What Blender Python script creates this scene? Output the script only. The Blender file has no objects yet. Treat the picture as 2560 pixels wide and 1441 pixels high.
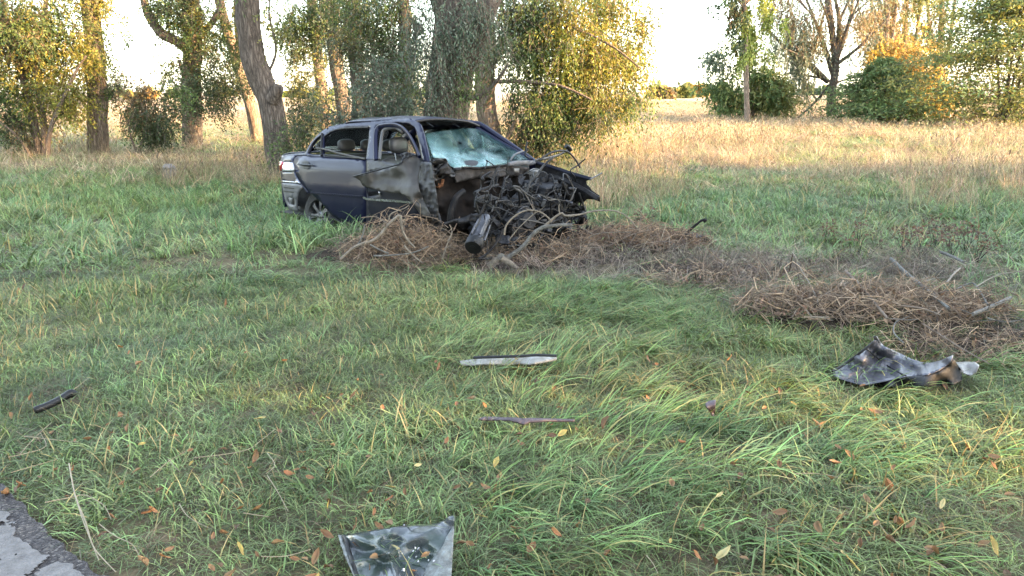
import bpy, math, random
import numpy as np
from mathutils import Vector, Matrix, Euler, noise
from mathutils.geometry import delaunay_2d_cdt

scene = bpy.context.scene
C = scene.collection
R = math.radians

# ------------------------------------------------------------------ camera
FPX, HOR, CAMH = 1849.0, 232.0, 1.60
PITCH = math.atan((720.5 - HOR) / FPX)
cam_d = bpy.data.cameras.new('camera')
cam_d.sensor_width = 36.0
cam_d.lens = 36.0 * FPX / 2560.0
cam_d.clip_start = 0.05
cam_d.clip_end = 6000
cam = bpy.data.objects.new('camera', cam_d)
cam.location = (0, 0, CAMH)
cam.rotation_euler = (math.pi / 2 - PITCH, 0, 0)
C.objects.link(cam)
scene.camera = cam

# ------------------------------------------------------------------ sky, sun, exposure
SUN_DIR = Vector((0.95, -0.30, 0)).normalized()
SUN_EL = R(12)
world = bpy.data.worlds.new('World')
scene.world = world
world.use_nodes = True
wn = world.node_tree.nodes
wl = world.node_tree.links
wn.clear()
sky = wn.new('ShaderNodeTexSky')
sky.sky_type = 'NISHITA'
sky.sun_disc = False
sky.sun_elevation = SUN_EL
sky.sun_rotation = math.atan2(SUN_DIR.x, SUN_DIR.y)
sky.air_density = 1.0
sky.dust_density = 1.0
sky.ozone_density = 1.0
hs = wn.new('ShaderNodeHueSaturation')
hs.inputs['Saturation'].default_value = 0.62
bg = wn.new('ShaderNodeBackground')
bg.inputs['Strength'].default_value = 0.15
wo = wn.new('ShaderNodeOutputWorld')
wl.new(sky.outputs[0], hs.inputs['Color'])
wl.new(hs.outputs[0], bg.inputs['Color'])
wl.new(bg.outputs[0], wo.inputs['Surface'])

sun_d = bpy.data.lights.new('sun', 'SUN')
sun_d.energy = 3.0
sun_d.angle = R(0.6)
sun_d.color = (1.0, 0.62, 0.29)
sun = bpy.data.objects.new('sun', sun_d)
sv = Vector((SUN_DIR.x * math.cos(SUN_EL), SUN_DIR.y * math.cos(SUN_EL), math.sin(SUN_EL)))
sun.rotation_euler = sv.to_track_quat('Z', 'Y').to_euler()
sun.location = (30, -10, 20)
C.objects.link(sun)

vs = scene.view_settings
vs.view_transform = 'Standard'
vs.look = 'None'
vs.gamma = 1.0
vs.exposure = 3.62
vs.use_curve_mapping = False
try:
    scene.cycles.use_denoising = True
    scene.cycles.max_bounces = 8
    scene.cycles.transparent_max_bounces = 12
except Exception:
    pass

# ------------------------------------------------------------------ pixel -> place
CP, SP = math.cos(PITCH), math.sin(PITCH)


def ray(px, py):
    u = (px - 1280.0) / FPX
    v = (720.5 - py) / FPX
    return Vector((u, CP + v * SP, -SP + v * CP))


def at(px, py, Y):
    d = ray(px, py)
    t = Y / d.y
    return Vector((d.x * t, Y, CAMH + d.z * t))


def G(px, py, z=0.0):
    d = ray(px, py)
    t = (z - CAMH) / d.z
    return Vector((d.x * t, d.y * t, z))


# ------------------------------------------------------------------ numpy noise
_rs = np.random.RandomState(7)
_LAT = _rs.rand(256, 256)


def vnoise(x, y):
    x = np.asarray(x, float); y = np.asarray(y, float)
    xi = np.floor(x).astype(int); yi = np.floor(y).astype(int)
    fx = x - xi; fy = y - yi
    fx = fx * fx * (3 - 2 * fx); fy = fy * fy * (3 - 2 * fy)
    a = _LAT[xi % 256, yi % 256]; b = _LAT[(xi + 1) % 256, yi % 256]
    c = _LAT[xi % 256, (yi + 1) % 256]; d = _LAT[(xi + 1) % 256, (yi + 1) % 256]
    return (a * (1 - fx) + b * fx) * (1 - fy) + (c * (1 - fx) + d * fx) * fy


def fnoise(x, y, o=4):
    s = 0; a = 1; t = 0; f = 1
    for k in range(o):
        s = s + a * vnoise(np.asarray(x) * f + 17.3 * k, np.asarray(y) * f + 5.1 * k); t += a; a *= .5; f *= 2.03
    return s / t


def sstep(a, b, x):
    t = np.clip((np.asarray(x, float) - a) / (b - a), 0, 1)
    return t * t * (3 - 2 * t)


# the road edge: the two photo points where tarmac meets grass
RE0, RE1 = G(0, 1212), G(285, 1441)
_re = (RE1 - RE0); _re.normalize()
RN = Vector((-_re.y, _re.x, 0))           # to the verge side
if RN.y < 0: RN = -RN


def roadside(x, y):                        # metres to the verge side of the tarmac edge
    return (np.asarray(x) - RE0.x) * RN.x + (np.asarray(y) - RE0.y) * RN.y


PILE_R = G(2180, 790); PILE_L = G(1010, 640); PILE_M = G(1560, 630)


def gz(x, y):
    x = np.asarray(x, float); y = np.asarray(y, float)
    rs = roadside(x, y)
    v = sstep(0.05, 0.9, rs)
    z = (fnoise(x * .55 + 3, y * .55, 3) - .5) * .12 * v + (fnoise(x * 2.6, y * 2.6 + 9, 2) - .5) * .035 * v
    z = z + 0.10 * np.exp(-(((x - PILE_R.x) / .95) ** 2 + ((y - PILE_R.y) / .5) ** 2))
    z = z + 0.06 * np.exp(-(((x - PILE_M.x) / .9) ** 2 + ((y - PILE_M.y) / .45) ** 2))
    far = sstep(20, 200, y)
    z = z + far * (fnoise(x * .012, y * .012, 2) - .45) * 1.6
    return z - 0.012 - 0.02 * (1 - v)


# ------------------------------------------------------------------ objects
def link(o, parent=None):
    C.objects.link(o)
    if parent is not None:
        o.parent = parent
    return o


def tag(o, label=None, cat=None, group=None, kind=None):
    if label: o['label'] = label
    if cat: o['category'] = cat
    if group: o['group'] = group
    if kind: o['kind'] = kind
    return o


def empty(name, loc=(0, 0, 0), rot=None):
    o = bpy.data.objects.new(name, None)
    o.location = loc
    o.empty_display_size = .2
    if rot: o.rotation_euler = rot
    C.objects.link(o)
    return o


def mesh_data(name, V, F, mat=None, smooth=True, col=None):
    me = bpy.data.meshes.new(name)
    if isinstance(F, np.ndarray):
        V = np.asarray(V, np.float32); n = F.shape[1]
        me.vertices.add(len(V)); me.vertices.foreach_set('co', V.ravel())
        me.loops.add(F.size); me.loops.foreach_set('vertex_index', F.ravel().astype(np.int32))
        me.polygons.add(len(F))
        me.polygons.foreach_set('loop_start', np.arange(0, F.size, n, dtype=np.int32))
        me.polygons.foreach_set('loop_total', np.full(len(F), n, np.int32))
        me.update(calc_edges=True)
    else:
        me.from_pydata([tuple(v) for v in V], [], F)
    if smooth:
        me.polygons.foreach_set('use_smooth', [True] * len(me.polygons))
    if col is not None:
        a = me.attributes.new('col', 'FLOAT_COLOR', 'POINT')
        c = np.ones((len(V), 4), np.float32); c[:, :3] = np.asarray(col, np.float32)
        a.data.foreach_set('color', c.ravel())
    if mat is not None: me.materials.append(mat)
    me.update()
    return me


def mk(name, V, F, mat=None, parent=None, smooth=True, col=None):
    return link(bpy.data.objects.new(name, mesh_data(name, V, F, mat, smooth, col)), parent)


class MB:
    """collects shapes into one mesh"""
    def __init__(s): s.V = []; s.F = []; s.K = []

    def add(s, V, F, k=None):
        o = len(s.V); s.V.extend(Vector(v) for v in V); s.F.extend(tuple(i + o for i in f) for f in F)
        s.K.extend([k] * len(V) if k is not None else [(1, 1, 1)] * len(V)); return s

    def box(s, c, d, rot=None, k=None, bev=.12):
        """box with chamfered edges; c centre, d full sizes"""
        c = Vector(c); x, y, z = (q / 2 for q in d); b = min(x, y, z) * bev * 2
        pts = []; idx = {}
        for sx in (-1, 1):
            for sy in (-1, 1):
                for sz in (-1, 1):
                    for a in range(3):
                        p = [sx * x, sy * y, sz * z]
                        for q in range(3):
                            if q != a: p[q] -= (sx, sy, sz)[q] * b
                        idx[(sx, sy, sz, a)] = len(pts); pts.append(Vector(p))
        F = []
        for a in range(3):
            q, r = (a + 1) % 3, (a + 2) % 3
            for sg in (-1, 1):
                f = []
                for u, v in ((-1, -1), (1, -1), (1, 1), (-1, 1)):
                    t = [0, 0, 0]; t[a] = sg; t[q] = u; t[r] = v; f.append(idx[(*t, a)])
                F.append(f if sg > 0 else f[::-1])
            for u in (-1, 1):
                for v in (-1, 1):
                    t = [0, 0, 0]; t[q] = u; t[r] = v
                    t0 = t[:]; t0[a] = -1; t1 = t[:]; t1[a] = 1
                    F.append([idx[(*t0, q)], idx[(*t1, q)], idx[(*t1, r)], idx[(*t0, r)]])
        for sx in (-1, 1):
            for sy in (-1, 1):
                for sz in (-1, 1): F.append([idx[(sx, sy, sz, a)] for a in range(3)])
        if rot is not None:
            m = rot if isinstance(rot, Matrix) else Euler(rot).to_matrix()
            pts = [m @ p for p in pts]
        return s.add([p + c for p in pts], F, k)

    def tube(s, P, rad, n=8, k=None, cap=True, flat=1.0):
        V, F = tube(P, rad, n, cap, flat); return s.add(V, F, k)

    def lathe(s, prof, org, ax, n=20, k=None):
        """prof: (along, radius) pairs round axis ax from org"""
        org = Vector(org); ax = Vector(ax).normalized()
        a = ax.orthogonal().normalized(); b = ax.cross(a); V = []; F = []
        for t, r in prof:
            for i in range(n):
                g = 2 * math.pi * i / n; V.append(org + ax * t + (a * math.cos(g) + b * math.sin(g)) * r)
        for j in range(len(prof) - 1):
            for i in range(n):
                i2 = (i + 1) % n; F.append((j * n + i, j * n + i2, (j + 1) * n + i2, (j + 1) * n + i))
        return s.add(V, F, k)

    def obj(s, name, mat, parent=None, smooth=True):
        useK = any(k != (1, 1, 1) for k in s.K)
        o = mk(name, s.V, s.F, mat, parent, smooth, s.K if useK else None)
        if smooth:
            try: o.data.set_sharp_from_angle(angle=R(38))
            except Exception: pass
        return o


def tube(P, rad, n=8, cap=True, flat=1.0):
    P = [Vector(p) for p in P]
    if not hasattr(rad, '__len__'): rad = [rad] * len(P)
    V = []; F = []; up = None
    for i, p in enumerate(P):
        d = (P[min(i + 1, len(P) - 1)] - P[max(i - 1, 0)])
        d = d.normalized() if d.length > 1e-9 else Vector((0, 0, 1))
        if up is None: up = d.orthogonal().normalized()
        up = (up - d * up.dot(d))
        up = up.normalized() if up.length > 1e-6 else d.orthogonal().normalized()
        b = d.cross(up)
        for q in range(n):
            a = 2 * math.pi * q / n
            V.append(p + (up * math.cos(a) + b * math.sin(a) * flat) * rad[i])
    for i in range(len(P) - 1):
        for q in range(n):
            q2 = (q + 1) % n; F.append((i * n + q, i * n + q2, (i + 1) * n + q2, (i + 1) * n + q))
    if cap:
        F.append(tuple(range(n))[::-1]); F.append(tuple((len(P) - 1) * n + q for q in range(n)))
    return V, F


def spline(P, m=6):
    """Catmull-Rom through points (each a tuple of any length)"""
    P = [np.array(p, float) for p in P]; out = []
    for i in range(len(P) - 1):
        p0 = P[max(i - 1, 0)]; p1 = P[i]; p2 = P[i + 1]; p3 = P[min(i + 2, len(P) - 1)]
        for k in range(m):
            t = k / m
            out.append(.5 * ((2 * p1) + (-p0 + p2) * t + (2 * p0 - 5 * p1 + 4 * p2 - p3) * t * t + (-p0 + 3 * p1 - 3 * p2 + p3) * t ** 3))
    out.append(P[-1]); return out


# ------------------------------------------------------------------ materials
def newmat(name):
    m = bpy.data.materials.new(name); m.use_nodes = True
    nt = m.node_tree; nt.nodes.clear()
    o = nt.nodes.new('ShaderNodeOutputMaterial')
    return m, nt, o


def N(nt, t, **kw):
    n = nt.nodes.new(t)
    for k, v in kw.items():
        if k in n.inputs.keys() if hasattr(n.inputs, 'keys') else False: n.inputs[k].default_value = v
        else: setattr(n, k, v)
    return n


def ramp(nt, fac, stops):
    r = nt.nodes.new('ShaderNodeValToRGB'); e = r.color_ramp.elements
    while len(e) > 1: e.remove(e[-1])
    e[0].position = stops[0][0]; e[0].color = (*stops[0][1], 1)
    for p, c in stops[1:]:
        q = e.new(p); q.color = (*c, 1)
    nt.links.new(fac, r.inputs[0]); return r.outputs[0]


def mat(name, cols, scale=8, rough=.6, metal=0., bump=.15, bscale=None, spec=.5, coat=0., stretch=(1, 1, 1), detail=6, vcol=False, rvar=.12, two=None):
    """noise mix of the colours in cols, with noise bump"""
    m, nt, o = newmat(name); L = nt.links
    b = N(nt, 'ShaderNodeBsdfPrincipled')
    tc = N(nt, 'ShaderNodeTexCoord'); mp = N(nt, 'ShaderNodeMapping'); mp.inputs['Scale'].default_value = stretch
    L.new(tc.outputs['Object'], mp.inputs[0])
    n1 = N(nt, 'ShaderNodeTexNoise'); n1.inputs['Scale'].default_value = scale; n1.inputs['Detail'].default_value = detail
    n1.inputs['Roughness'].default_value = .62
    L.new(mp.outputs[0], n1.inputs['Vector'])
    k = len(cols); cols = [tuple(q * .62 for q in c) for c in cols]
    st = [(.30 + .40 * i / max(k - 1, 1), c) for i, c in enumerate(cols)]
    c = ramp(nt, n1.outputs[0], st)
    if vcol:
        a = N(nt, 'ShaderNodeAttribute'); a.attribute_name = 'col'
        mx = N(nt, 'ShaderNodeMix'); mx.data_type = 'RGBA'; mx.blend_type = 'MULTIPLY'; mx.inputs[0].default_value = 1
        L.new(c, mx.inputs[6]); L.new(a.outputs['Color'], mx.inputs[7]); c = mx.outputs[2]
    L.new(c, b.inputs['Base Color'])
    b.inputs['Metallic'].default_value = metal
    b.inputs['Specular IOR Level'].default_value = spec
    b.inputs['Coat Weight'].default_value = coat
    n2 = N(nt, 'ShaderNodeTexNoise'); n2.inputs['Scale'].default_value = bscale or scale * 4; n2.inputs['Detail'].default_value = 5
    L.new(mp.outputs[0], n2.inputs['Vector'])
    mr = N(nt, 'ShaderNodeMapRange'); mr.inputs[3].default_value = max(rough - rvar, .02); mr.inputs[4].default_value = min(rough + rvar, 1)
    L.new(n2.outputs[0], mr.inputs[0]); L.new(mr.outputs[0], b.inputs['Roughness'])
    if bump:
        bp = N(nt, 'ShaderNodeBump'); bp.inputs['Strength'].default_value = bump; bp.inputs['Distance'].default_value = .02
        L.new(n2.outputs[0], bp.inputs['Height']); L.new(bp.outputs[0], b.inputs['Normal'])
    L.new(b.outputs[0], o.inputs[0]); return m


def leafmat(name, attr='GEOMETRY', attrname='col', trans=.35, rough=.5, spec=.25):
    m, nt, o = newmat(name); L = nt.links
    a = N(nt, 'ShaderNodeAttribute'); a.attribute_type = 'GEOMETRY'; a.attribute_name = 'col'
    c = a.outputs['Color']
    if attr == 'INSTANCER':
        a2 = N(nt, 'ShaderNodeAttribute'); a2.attribute_type = 'INSTANCER'; a2.attribute_name = 'tint'
        mx = N(nt, 'ShaderNodeMix'); mx.data_type = 'RGBA'; mx.blend_type = 'MULTIPLY'; mx.inputs[0].default_value = 1
        L.new(c, mx.inputs[6]); L.new(a2.outputs['Color'], mx.inputs[7]); c = mx.outputs[2]
    b = N(nt, 'ShaderNodeBsdfPrincipled'); b.inputs['Roughness'].default_value = rough; b.inputs['Specular IOR Level'].default_value = spec
    t = N(nt, 'ShaderNodeBsdfTranslucent')
    L.new(c, b.inputs['Base Color']); L.new(c, t.inputs['Color'])
    ms = N(nt, 'ShaderNodeMixShader'); ms.inputs[0].default_value = trans
    L.new(b.outputs[0], ms.inputs[1]); L.new(t.outputs[0], ms.inputs[2]); L.new(ms.outputs[0], o.inputs[0])
    return m


M = {}
M['leaf'] = leafmat('leaf_foliage', trans=.42)
M['grass'] = leafmat('grass_blade', 'INSTANCER', trans=.28)
M['deadleaf'] = leafmat('dead_leaf', trans=.15, rough=.6)
M['stick'] = mat('dry_twig', [(.10, .07, .05), (.22, .16, .11), (.34, .27, .19)], 9, .8, bump=.3, vcol=True)


def barkmat(name, a, b, c, sc=1.0):
    m, nt, o = newmat(name); L = nt.links
    bs = N(nt, 'ShaderNodeBsdfPrincipled'); bs.inputs['Roughness'].default_value = .9; bs.inputs['Specular IOR Level'].default_value = .15
    tc = N(nt, 'ShaderNodeTexCoord'); mp = N(nt, 'ShaderNodeMapping'); mp.inputs['Scale'].default_value = (9 * sc, 9 * sc, 1.6 * sc)
    L.new(tc.outputs['Object'], mp.inputs[0])
    n0 = N(nt, 'ShaderNodeTexNoise'); n0.inputs['Scale'].default_value = 1.6; n0.inputs['Detail'].default_value = 8; n0.inputs['Roughness'].default_value = .65
    v = N(nt, 'ShaderNodeTexVoronoi'); v.feature = 'DISTANCE_TO_EDGE'; v.inputs['Scale'].default_value = 2.2
    ad = N(nt, 'ShaderNodeVectorMath'); ad.operation = 'ADD'
    L.new(mp.outputs[0], n0.inputs['Vector']); L.new(mp.outputs[0], ad.inputs[0]); L.new(n0.outputs['Color'], ad.inputs[1]); L.new(ad.outputs[0], v.inputs['Vector'])
    mu = N(nt, 'ShaderNodeMath'); mu.operation = 'MULTIPLY_ADD'; mu.inputs[1].default_value = 1.2; L.new(v.outputs['Distance'], mu.inputs[0])
    mm = N(nt, 'ShaderNodeMath'); mm.operation = 'MULTIPLY'; mm.inputs[1].default_value = .6; L.new(n0.outputs[0], mm.inputs[0]); L.new(mm.outputs[0], mu.inputs[2])
    L.new(ramp(nt, mu.outputs[0], [(.2, a), (.42, b), (.75, c)]), bs.inputs['Base Color'])
    bp = N(nt, 'ShaderNodeBump'); bp.inputs['Strength'].default_value = .9; bp.inputs['Distance'].default_value = .05
    L.new(mu.outputs[0], bp.inputs['Height']); L.new(bp.outputs[0], bs.inputs['Normal']); L.new(bs.outputs[0], o.inputs[0])
    return m


M['bark'] = barkmat('rough_bark', (.06, .045, .035), (.16, .12, .09), (.27, .21, .16))
M['bark_dark'] = barkmat('dark_bark', (.035, .028, .024), (.10, .08, .065), (.19, .155, .125))
M['bark_thin'] = barkmat('thin_bark', (.07, .055, .045), (.17, .13, .10), (.26, .21, .17), 2.5)
# ------------------------------------------------------------------ ground, road
def groundmat():
    m, nt, o = newmat('soil_and_thatch'); L = nt.links
    b = N(nt, 'ShaderNodeBsdfPrincipled'); b.inputs['Roughness'].default_value = .95; b.inputs['Specular IOR Level'].default_value = .1
    g = N(nt, 'ShaderNodeNewGeometry')
    n1 = N(nt, 'ShaderNodeTexNoise'); n1.inputs['Scale'].default_value = 5; n1.inputs['Detail'].default_value = 9; n1.inputs['Roughness'].default_value = .7
    L.new(g.outputs['Position'], n1.inputs['Vector'])
    near = ramp(nt, n1.outputs[0], [(.3, (.035, .028, .02)), (.5, (.075, .062, .036)), (.68, (.16, .125, .075))])
    n2 = N(nt, 'ShaderNodeTexNoise'); n2.inputs['Scale'].default_value = .09; n2.inputs['Detail'].default_value = 8
    mp = N(nt, 'ShaderNodeMapping'); mp.inputs['Scale'].default_value = (.5, 1.6, 1); L.new(g.outputs['Position'], mp.inputs[0]); L.new(mp.outputs[0], n2.inputs['Vector'])
    far = ramp(nt, n2.outputs[0], [(.3, (.27, .20, .13)), (.5, (.36, .27, .18)), (.62, (.33, .26, .15)), (.8, (.18, .19, .08))])
    sx = N(nt, 'ShaderNodeSeparateXYZ'); L.new(g.outputs['Position'], sx.inputs[0])
    mr = N(nt, 'ShaderNodeMapRange'); mr.inputs[1].default_value = 15; mr.inputs[2].default_value = 30; L.new(sx.outputs[1], mr.inputs[0])
    mx = N(nt, 'ShaderNodeMix'); mx.data_type = 'RGBA'; L.new(mr.outputs[0], mx.inputs[0]); L.new(near, mx.inputs[6]); L.new(far, mx.inputs[7])
    L.new(mx.outputs[2], b.inputs['Base Color'])
    bp = N(nt, 'ShaderNodeBump'); bp.inputs['Strength'].default_value = .6; bp.inputs['Distance'].default_value = .05; L.new(n1.outputs[0], bp.inputs['Height']); L.new(bp.outputs[0], b.inputs['Normal'])
    L.new(b.outputs[0], o.inputs[0]); return m


def axis(a, b, step, far, side):
    v = list(np.arange(a, b, step)); s = step
    while v[-1] < far: s *= 1.16; v.append(v[-1] + s)
    if side:
        lo = [v[0]]; s = step
        while lo[-1] > -far: s *= 1.16; lo.append(lo[-1] - s)
        v = lo[:0:-1] + v
    return np.array(v)


xs = axis(-7, 8, .13, 1500, True); ys = axis(1, 14, .13, 2500, False)
ys = np.concatenate([[-300, -120, -50, -22, -12, -8, -5, -3, -1.5, -.4, .4], ys])
XX, YY = np.meshgrid(xs, ys)
ZZ = gz(XX, YY)
nx, ny = len(xs), len(ys)
ii = (np.arange(ny - 1)[:, None] * nx + np.arange(nx - 1)[None]).ravel()
gq = np.stack([ii, ii + 1, ii + nx + 1, ii + nx], 1)
ground = mk('ground', np.stack([XX.ravel(), YY.ravel(), ZZ.ravel()], 1), gq, groundmat())
tag(ground, kind='structure')
# torn-up soil under the heaps and the wreck
def soil(name, c, rx, ry, seed):
    V = [(c.x, c.y, float(gz(c.x, c.y)) + .03)]; F = []; n = 40
    for r in (.35, .7, 1.0):
        for i in range(n):
            a = 2 * math.pi * i / n; k = r * (1 + .35 * (float(fnoise(math.cos(a) * 1.5 + seed, math.sin(a) * 1.5 + seed, 3)) - .5) * 2)
            x, y = c.x + rx * k * math.cos(a), c.y + ry * k * math.sin(a); V.append((x, y, float(gz(x, y)) + (.03 if r < .5 else .022 if r < .8 else -.01) + .012 * float(vnoise(x * 9, y * 9))))
    for i in range(n): F.append((0, 1 + i, 1 + (i + 1) % n))
    for q in range(2):
        for i in range(n): F.append((1 + q * n + i, 1 + (q + 1) * n + i, 1 + (q + 1) * n + (i + 1) % n, 1 + q * n + (i + 1) % n))
    tag(mk(name, V, F, SOIL), kind='structure')


SOIL = mat('torn_dark_soil', [(.022, .016, .012), (.045, .032, .023), (.085, .06, .042)], 7, .95, 0, .8, bscale=22, spec=.1)
soil('bare_soil', G(1330, 640), 1.5, .55, 1); soil('bare_soil', PILE_R, 1.25, .5, 2); soil('bare_soil', G(1780, 680), .9, .3, 3); soil('bare_soil', G(2450, 850), .8, .35, 4); soil('bare_soil', G(960, 640), .8, .45, 6)


def asphaltmat():
    m, nt, o = newmat('worn_asphalt'); L = nt.links
    b = N(nt, 'ShaderNodeBsdfPrincipled'); b.inputs['Roughness'].default_value = .85; b.inputs['Specular IOR Level'].default_value = .3
    tc = N(nt, 'ShaderNodeTexCoord')
    v = N(nt, 'ShaderNodeTexVoronoi'); v.inputs['Scale'].default_value = 120; L.new(tc.outputs['Object'], v.inputs['Vector'])
    n = N(nt, 'ShaderNodeTexNoise'); n.inputs['Scale'].default_value = 9; n.inputs['Detail'].default_value = 6; L.new(tc.outputs['Object'], n.inputs['Vector'])
    sc = N(nt, 'ShaderNodeSeparateColor'); L.new(v.outputs['Color'], sc.inputs[0])
    stone = ramp(nt, sc.outputs[0], [(.1, (.028, .026, .028)), (.6, (.056, .053, .055)), (.85, (.085, .08, .078)), (.97, (.16, .15, .14))])
    dirt = ramp(nt, n.outputs[0], [(.4, (.75, .72, .72)), (.65, (1.15, 1.08, 1.0))])
    mx = N(nt, 'ShaderNodeMix'); mx.data_type = 'RGBA'; mx.blend_type = 'MULTIPLY'; mx.inputs[0].default_value = 1; L.new(stone, mx.inputs[6]); L.new(dirt, mx.inputs[7])
    L.new(mx.outputs[2], b.inputs['Base Color'])
    bp = N(nt, 'ShaderNodeBump'); bp.inputs['Strength'].default_value = 1; bp.inputs['Distance'].default_value = .008; bp.invert = True
    L.new(v.outputs['Distance'], bp.inputs['Height']); L.new(bp.outputs[0], b.inputs['Normal']); L.new(b.outputs[0], o.inputs[0]); return m


M['asphalt'] = asphaltmat()
M['paint'] = mat('worn_road_paint', [(.15, .14, .135), (.22, .208, .203), (.27, .257, .25)], 22, .75, bump=.8, bscale=90, spec=.25)
rng = random.Random(3)
# road: a slab whose ragged edge follows the verge
RL = -RN


def rpt(s, w, z): return RE0 + _re * s - RN * w + Vector((0, 0, z))


S = np.arange(-60, 30, .03 * 1.0) if False else np.concatenate([np.arange(-80, -3, 1.5), np.arange(-3, 3, .011), np.arange(3, 40, 1.5)])
V = []; F = []
for i, s in enumerate(S):
    e = (fnoise(s * 3.1, 2.2, 4) - .5) * .10 + (fnoise(s * 21, 8.2, 2) - .5) * .035
    V += [rpt(s, e, -.05), rpt(s, e + .008, .004), rpt(s, .5, .008), rpt(s, 7.0, .03)]
    if i:
        o = (i - 1) * 4
        for k in range(3): F.append((o + k, o + k + 1, o + k + 5, o + k + 4))
road = tag(mk('road', V, F, M['asphalt'], smooth=False), kind='structure')
# edge line: paint sheet with flaked-off margin, as part of the road
V = []; F = []; p0 = G(0, 1290); w0 = -roadside(p0.x, p0.y)
K = 26
for i, s in enumerate(S):
    e = float(w0) + (fnoise(s * 2.2, 31., 3) - .5) * .07 + (fnoise(s * 14, 55., 3) - .5) * .075
    for k in range(K):
        V.append(rpt(s, e + .17 * k / (K - 1) + (0 if k else 0), .0125 + .001 * (k > 0)))
    if i:
        for k in range(K - 1):
            a = (i - 1) * K + k; F.append((a, a + 1, a + K + 1, a + K))
# cells lost to flaking
keep = []
for f in F:
    c = sum((Vector(V[q]) for q in f), Vector()) / 4
    n = fnoise(c.x * 16, c.y * 16, 4)
    if n < .69: keep.append(f)
mk('edge_line', V, keep, M['paint'], road, smooth=False)
# ------------------------------------------------------------------ trees
GA = dict(gold=[(.20, .19, .035), (.14, .16, .035), (.26, .21, .05)], green=[(.06, .095, .032), (.085, .125, .04), (.115, .145, .05)],  # gold paints leaves as sunlit, grey and dark as shaded
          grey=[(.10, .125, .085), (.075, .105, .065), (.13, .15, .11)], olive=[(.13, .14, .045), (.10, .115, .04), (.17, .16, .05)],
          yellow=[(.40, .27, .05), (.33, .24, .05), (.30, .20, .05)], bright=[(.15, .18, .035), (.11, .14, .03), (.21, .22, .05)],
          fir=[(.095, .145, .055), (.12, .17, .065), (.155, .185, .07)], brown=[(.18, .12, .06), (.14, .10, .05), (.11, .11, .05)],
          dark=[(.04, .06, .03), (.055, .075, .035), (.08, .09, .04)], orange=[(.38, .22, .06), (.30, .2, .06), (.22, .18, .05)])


def leaves(rs, P, D, size, pal, wr=.42, droop=.25):
    """one bent rhombus per position; D twig direction"""
    n = len(P)
    d = D + rs.normal(0, .75, (n, 3)); d[:, 2] -= droop
    d /= np.linalg.norm(d, axis=1)[:, None] + 1e-9
    s = np.cross(d, rs.normal(0, 1, (n, 3))); s /= np.linalg.norm(s, axis=1)[:, None] + 1e-9
    nn = np.cross(d, s)
    L = (size * rs.uniform(.6, 1.35, n))[:, None]; Wd = L * wr * .5
    V = np.stack([P, P + d * L * .45 + s * Wd + nn * L * .06, P + d * L, P + d * L * .45 - s * Wd + nn * L * .06], 1).reshape(-1, 3)
    F = (np.arange(n)[:, None] * 4 + np.array([[0, 1, 2, 3]]))
    pal = np.array(pal) * 1.2; a = pal[rs.randint(0, len(pal), n)] * rs.uniform(.75, 1.25, (n, 1)) * rs.uniform(.93, 1.07, (n, 3))
    return V, F, np.repeat(a, 4, 0)


def blob_leaves(rs, blobs, size, wr, droop, per=11, tw=.42):
    Vs, Fs, Cs = [], [], []; off = 0; stems = []
    for (c, r, n, pal, *rest) in blobs:
        c = np.array(c); r = np.array(r, float)
        nt = max(1, n // per)
        u = rs.normal(0, 1, (nt, 3)); u /= np.linalg.norm(u, axis=1)[:, None]
        rad = rs.uniform(0, 1, nt) ** .5
        # lumpy outline
        lump = .52 + .95 * fnoise(u[:, 0] * 2.3 + c[0] * 3, u[:, 2] * 2.3 + u[:, 1] * 1.7 + c[1], 3)
        nb = max(1, nt // 11); lab_ = rs.randint(0, nb, nt)          # twigs gathered on boughs
        q = c + (u * r * (rad * lump)[:, None])[lab_] + rs.normal(0, 1, (nt, 3)) * (np.array([.055, .055, .05]) + r * .085)
        dr = u * .6 + rs.normal(0, .5, (nt, 3)); dr[:, 2] -= droop * 1.6
        if rest: dr += np.array(rest[0])
        dr /= np.linalg.norm(dr, axis=1)[:, None]
        ln = tw * rs.uniform(.5, 1.3, nt)
        t = np.linspace(0, 1, per)[None, :, None]
        sag = np.zeros((nt, per, 3)); sag[:, :, 2] = -(t[0, :, 0] ** 2)[None] * ln[:, None] * droop * .9
        P = (q[:, None, :] + dr[:, None, :] * ln[:, None, None] * t + sag).reshape(-1, 3) + rs.normal(0, .015, (nt * per, 3))
        D = np.repeat(dr, per, 0)
        V, F, K = leaves(rs, P, D, size, GA[pal] if isinstance(pal, str) else pal, wr, droop)
        # whole twigs lighter or darker: clumps read
        K *= np.repeat(rs.uniform(.72, 1.28, nt), per * 4)[:, None]
        Vs.append(V); Fs.append(F + off); Cs.append(K); off += len(V)
        stems.append((q, q + dr * ln[:, None]))
    return np.concatenate(Vs), np.concatenate(Fs), np.concatenate(Cs), stems


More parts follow.
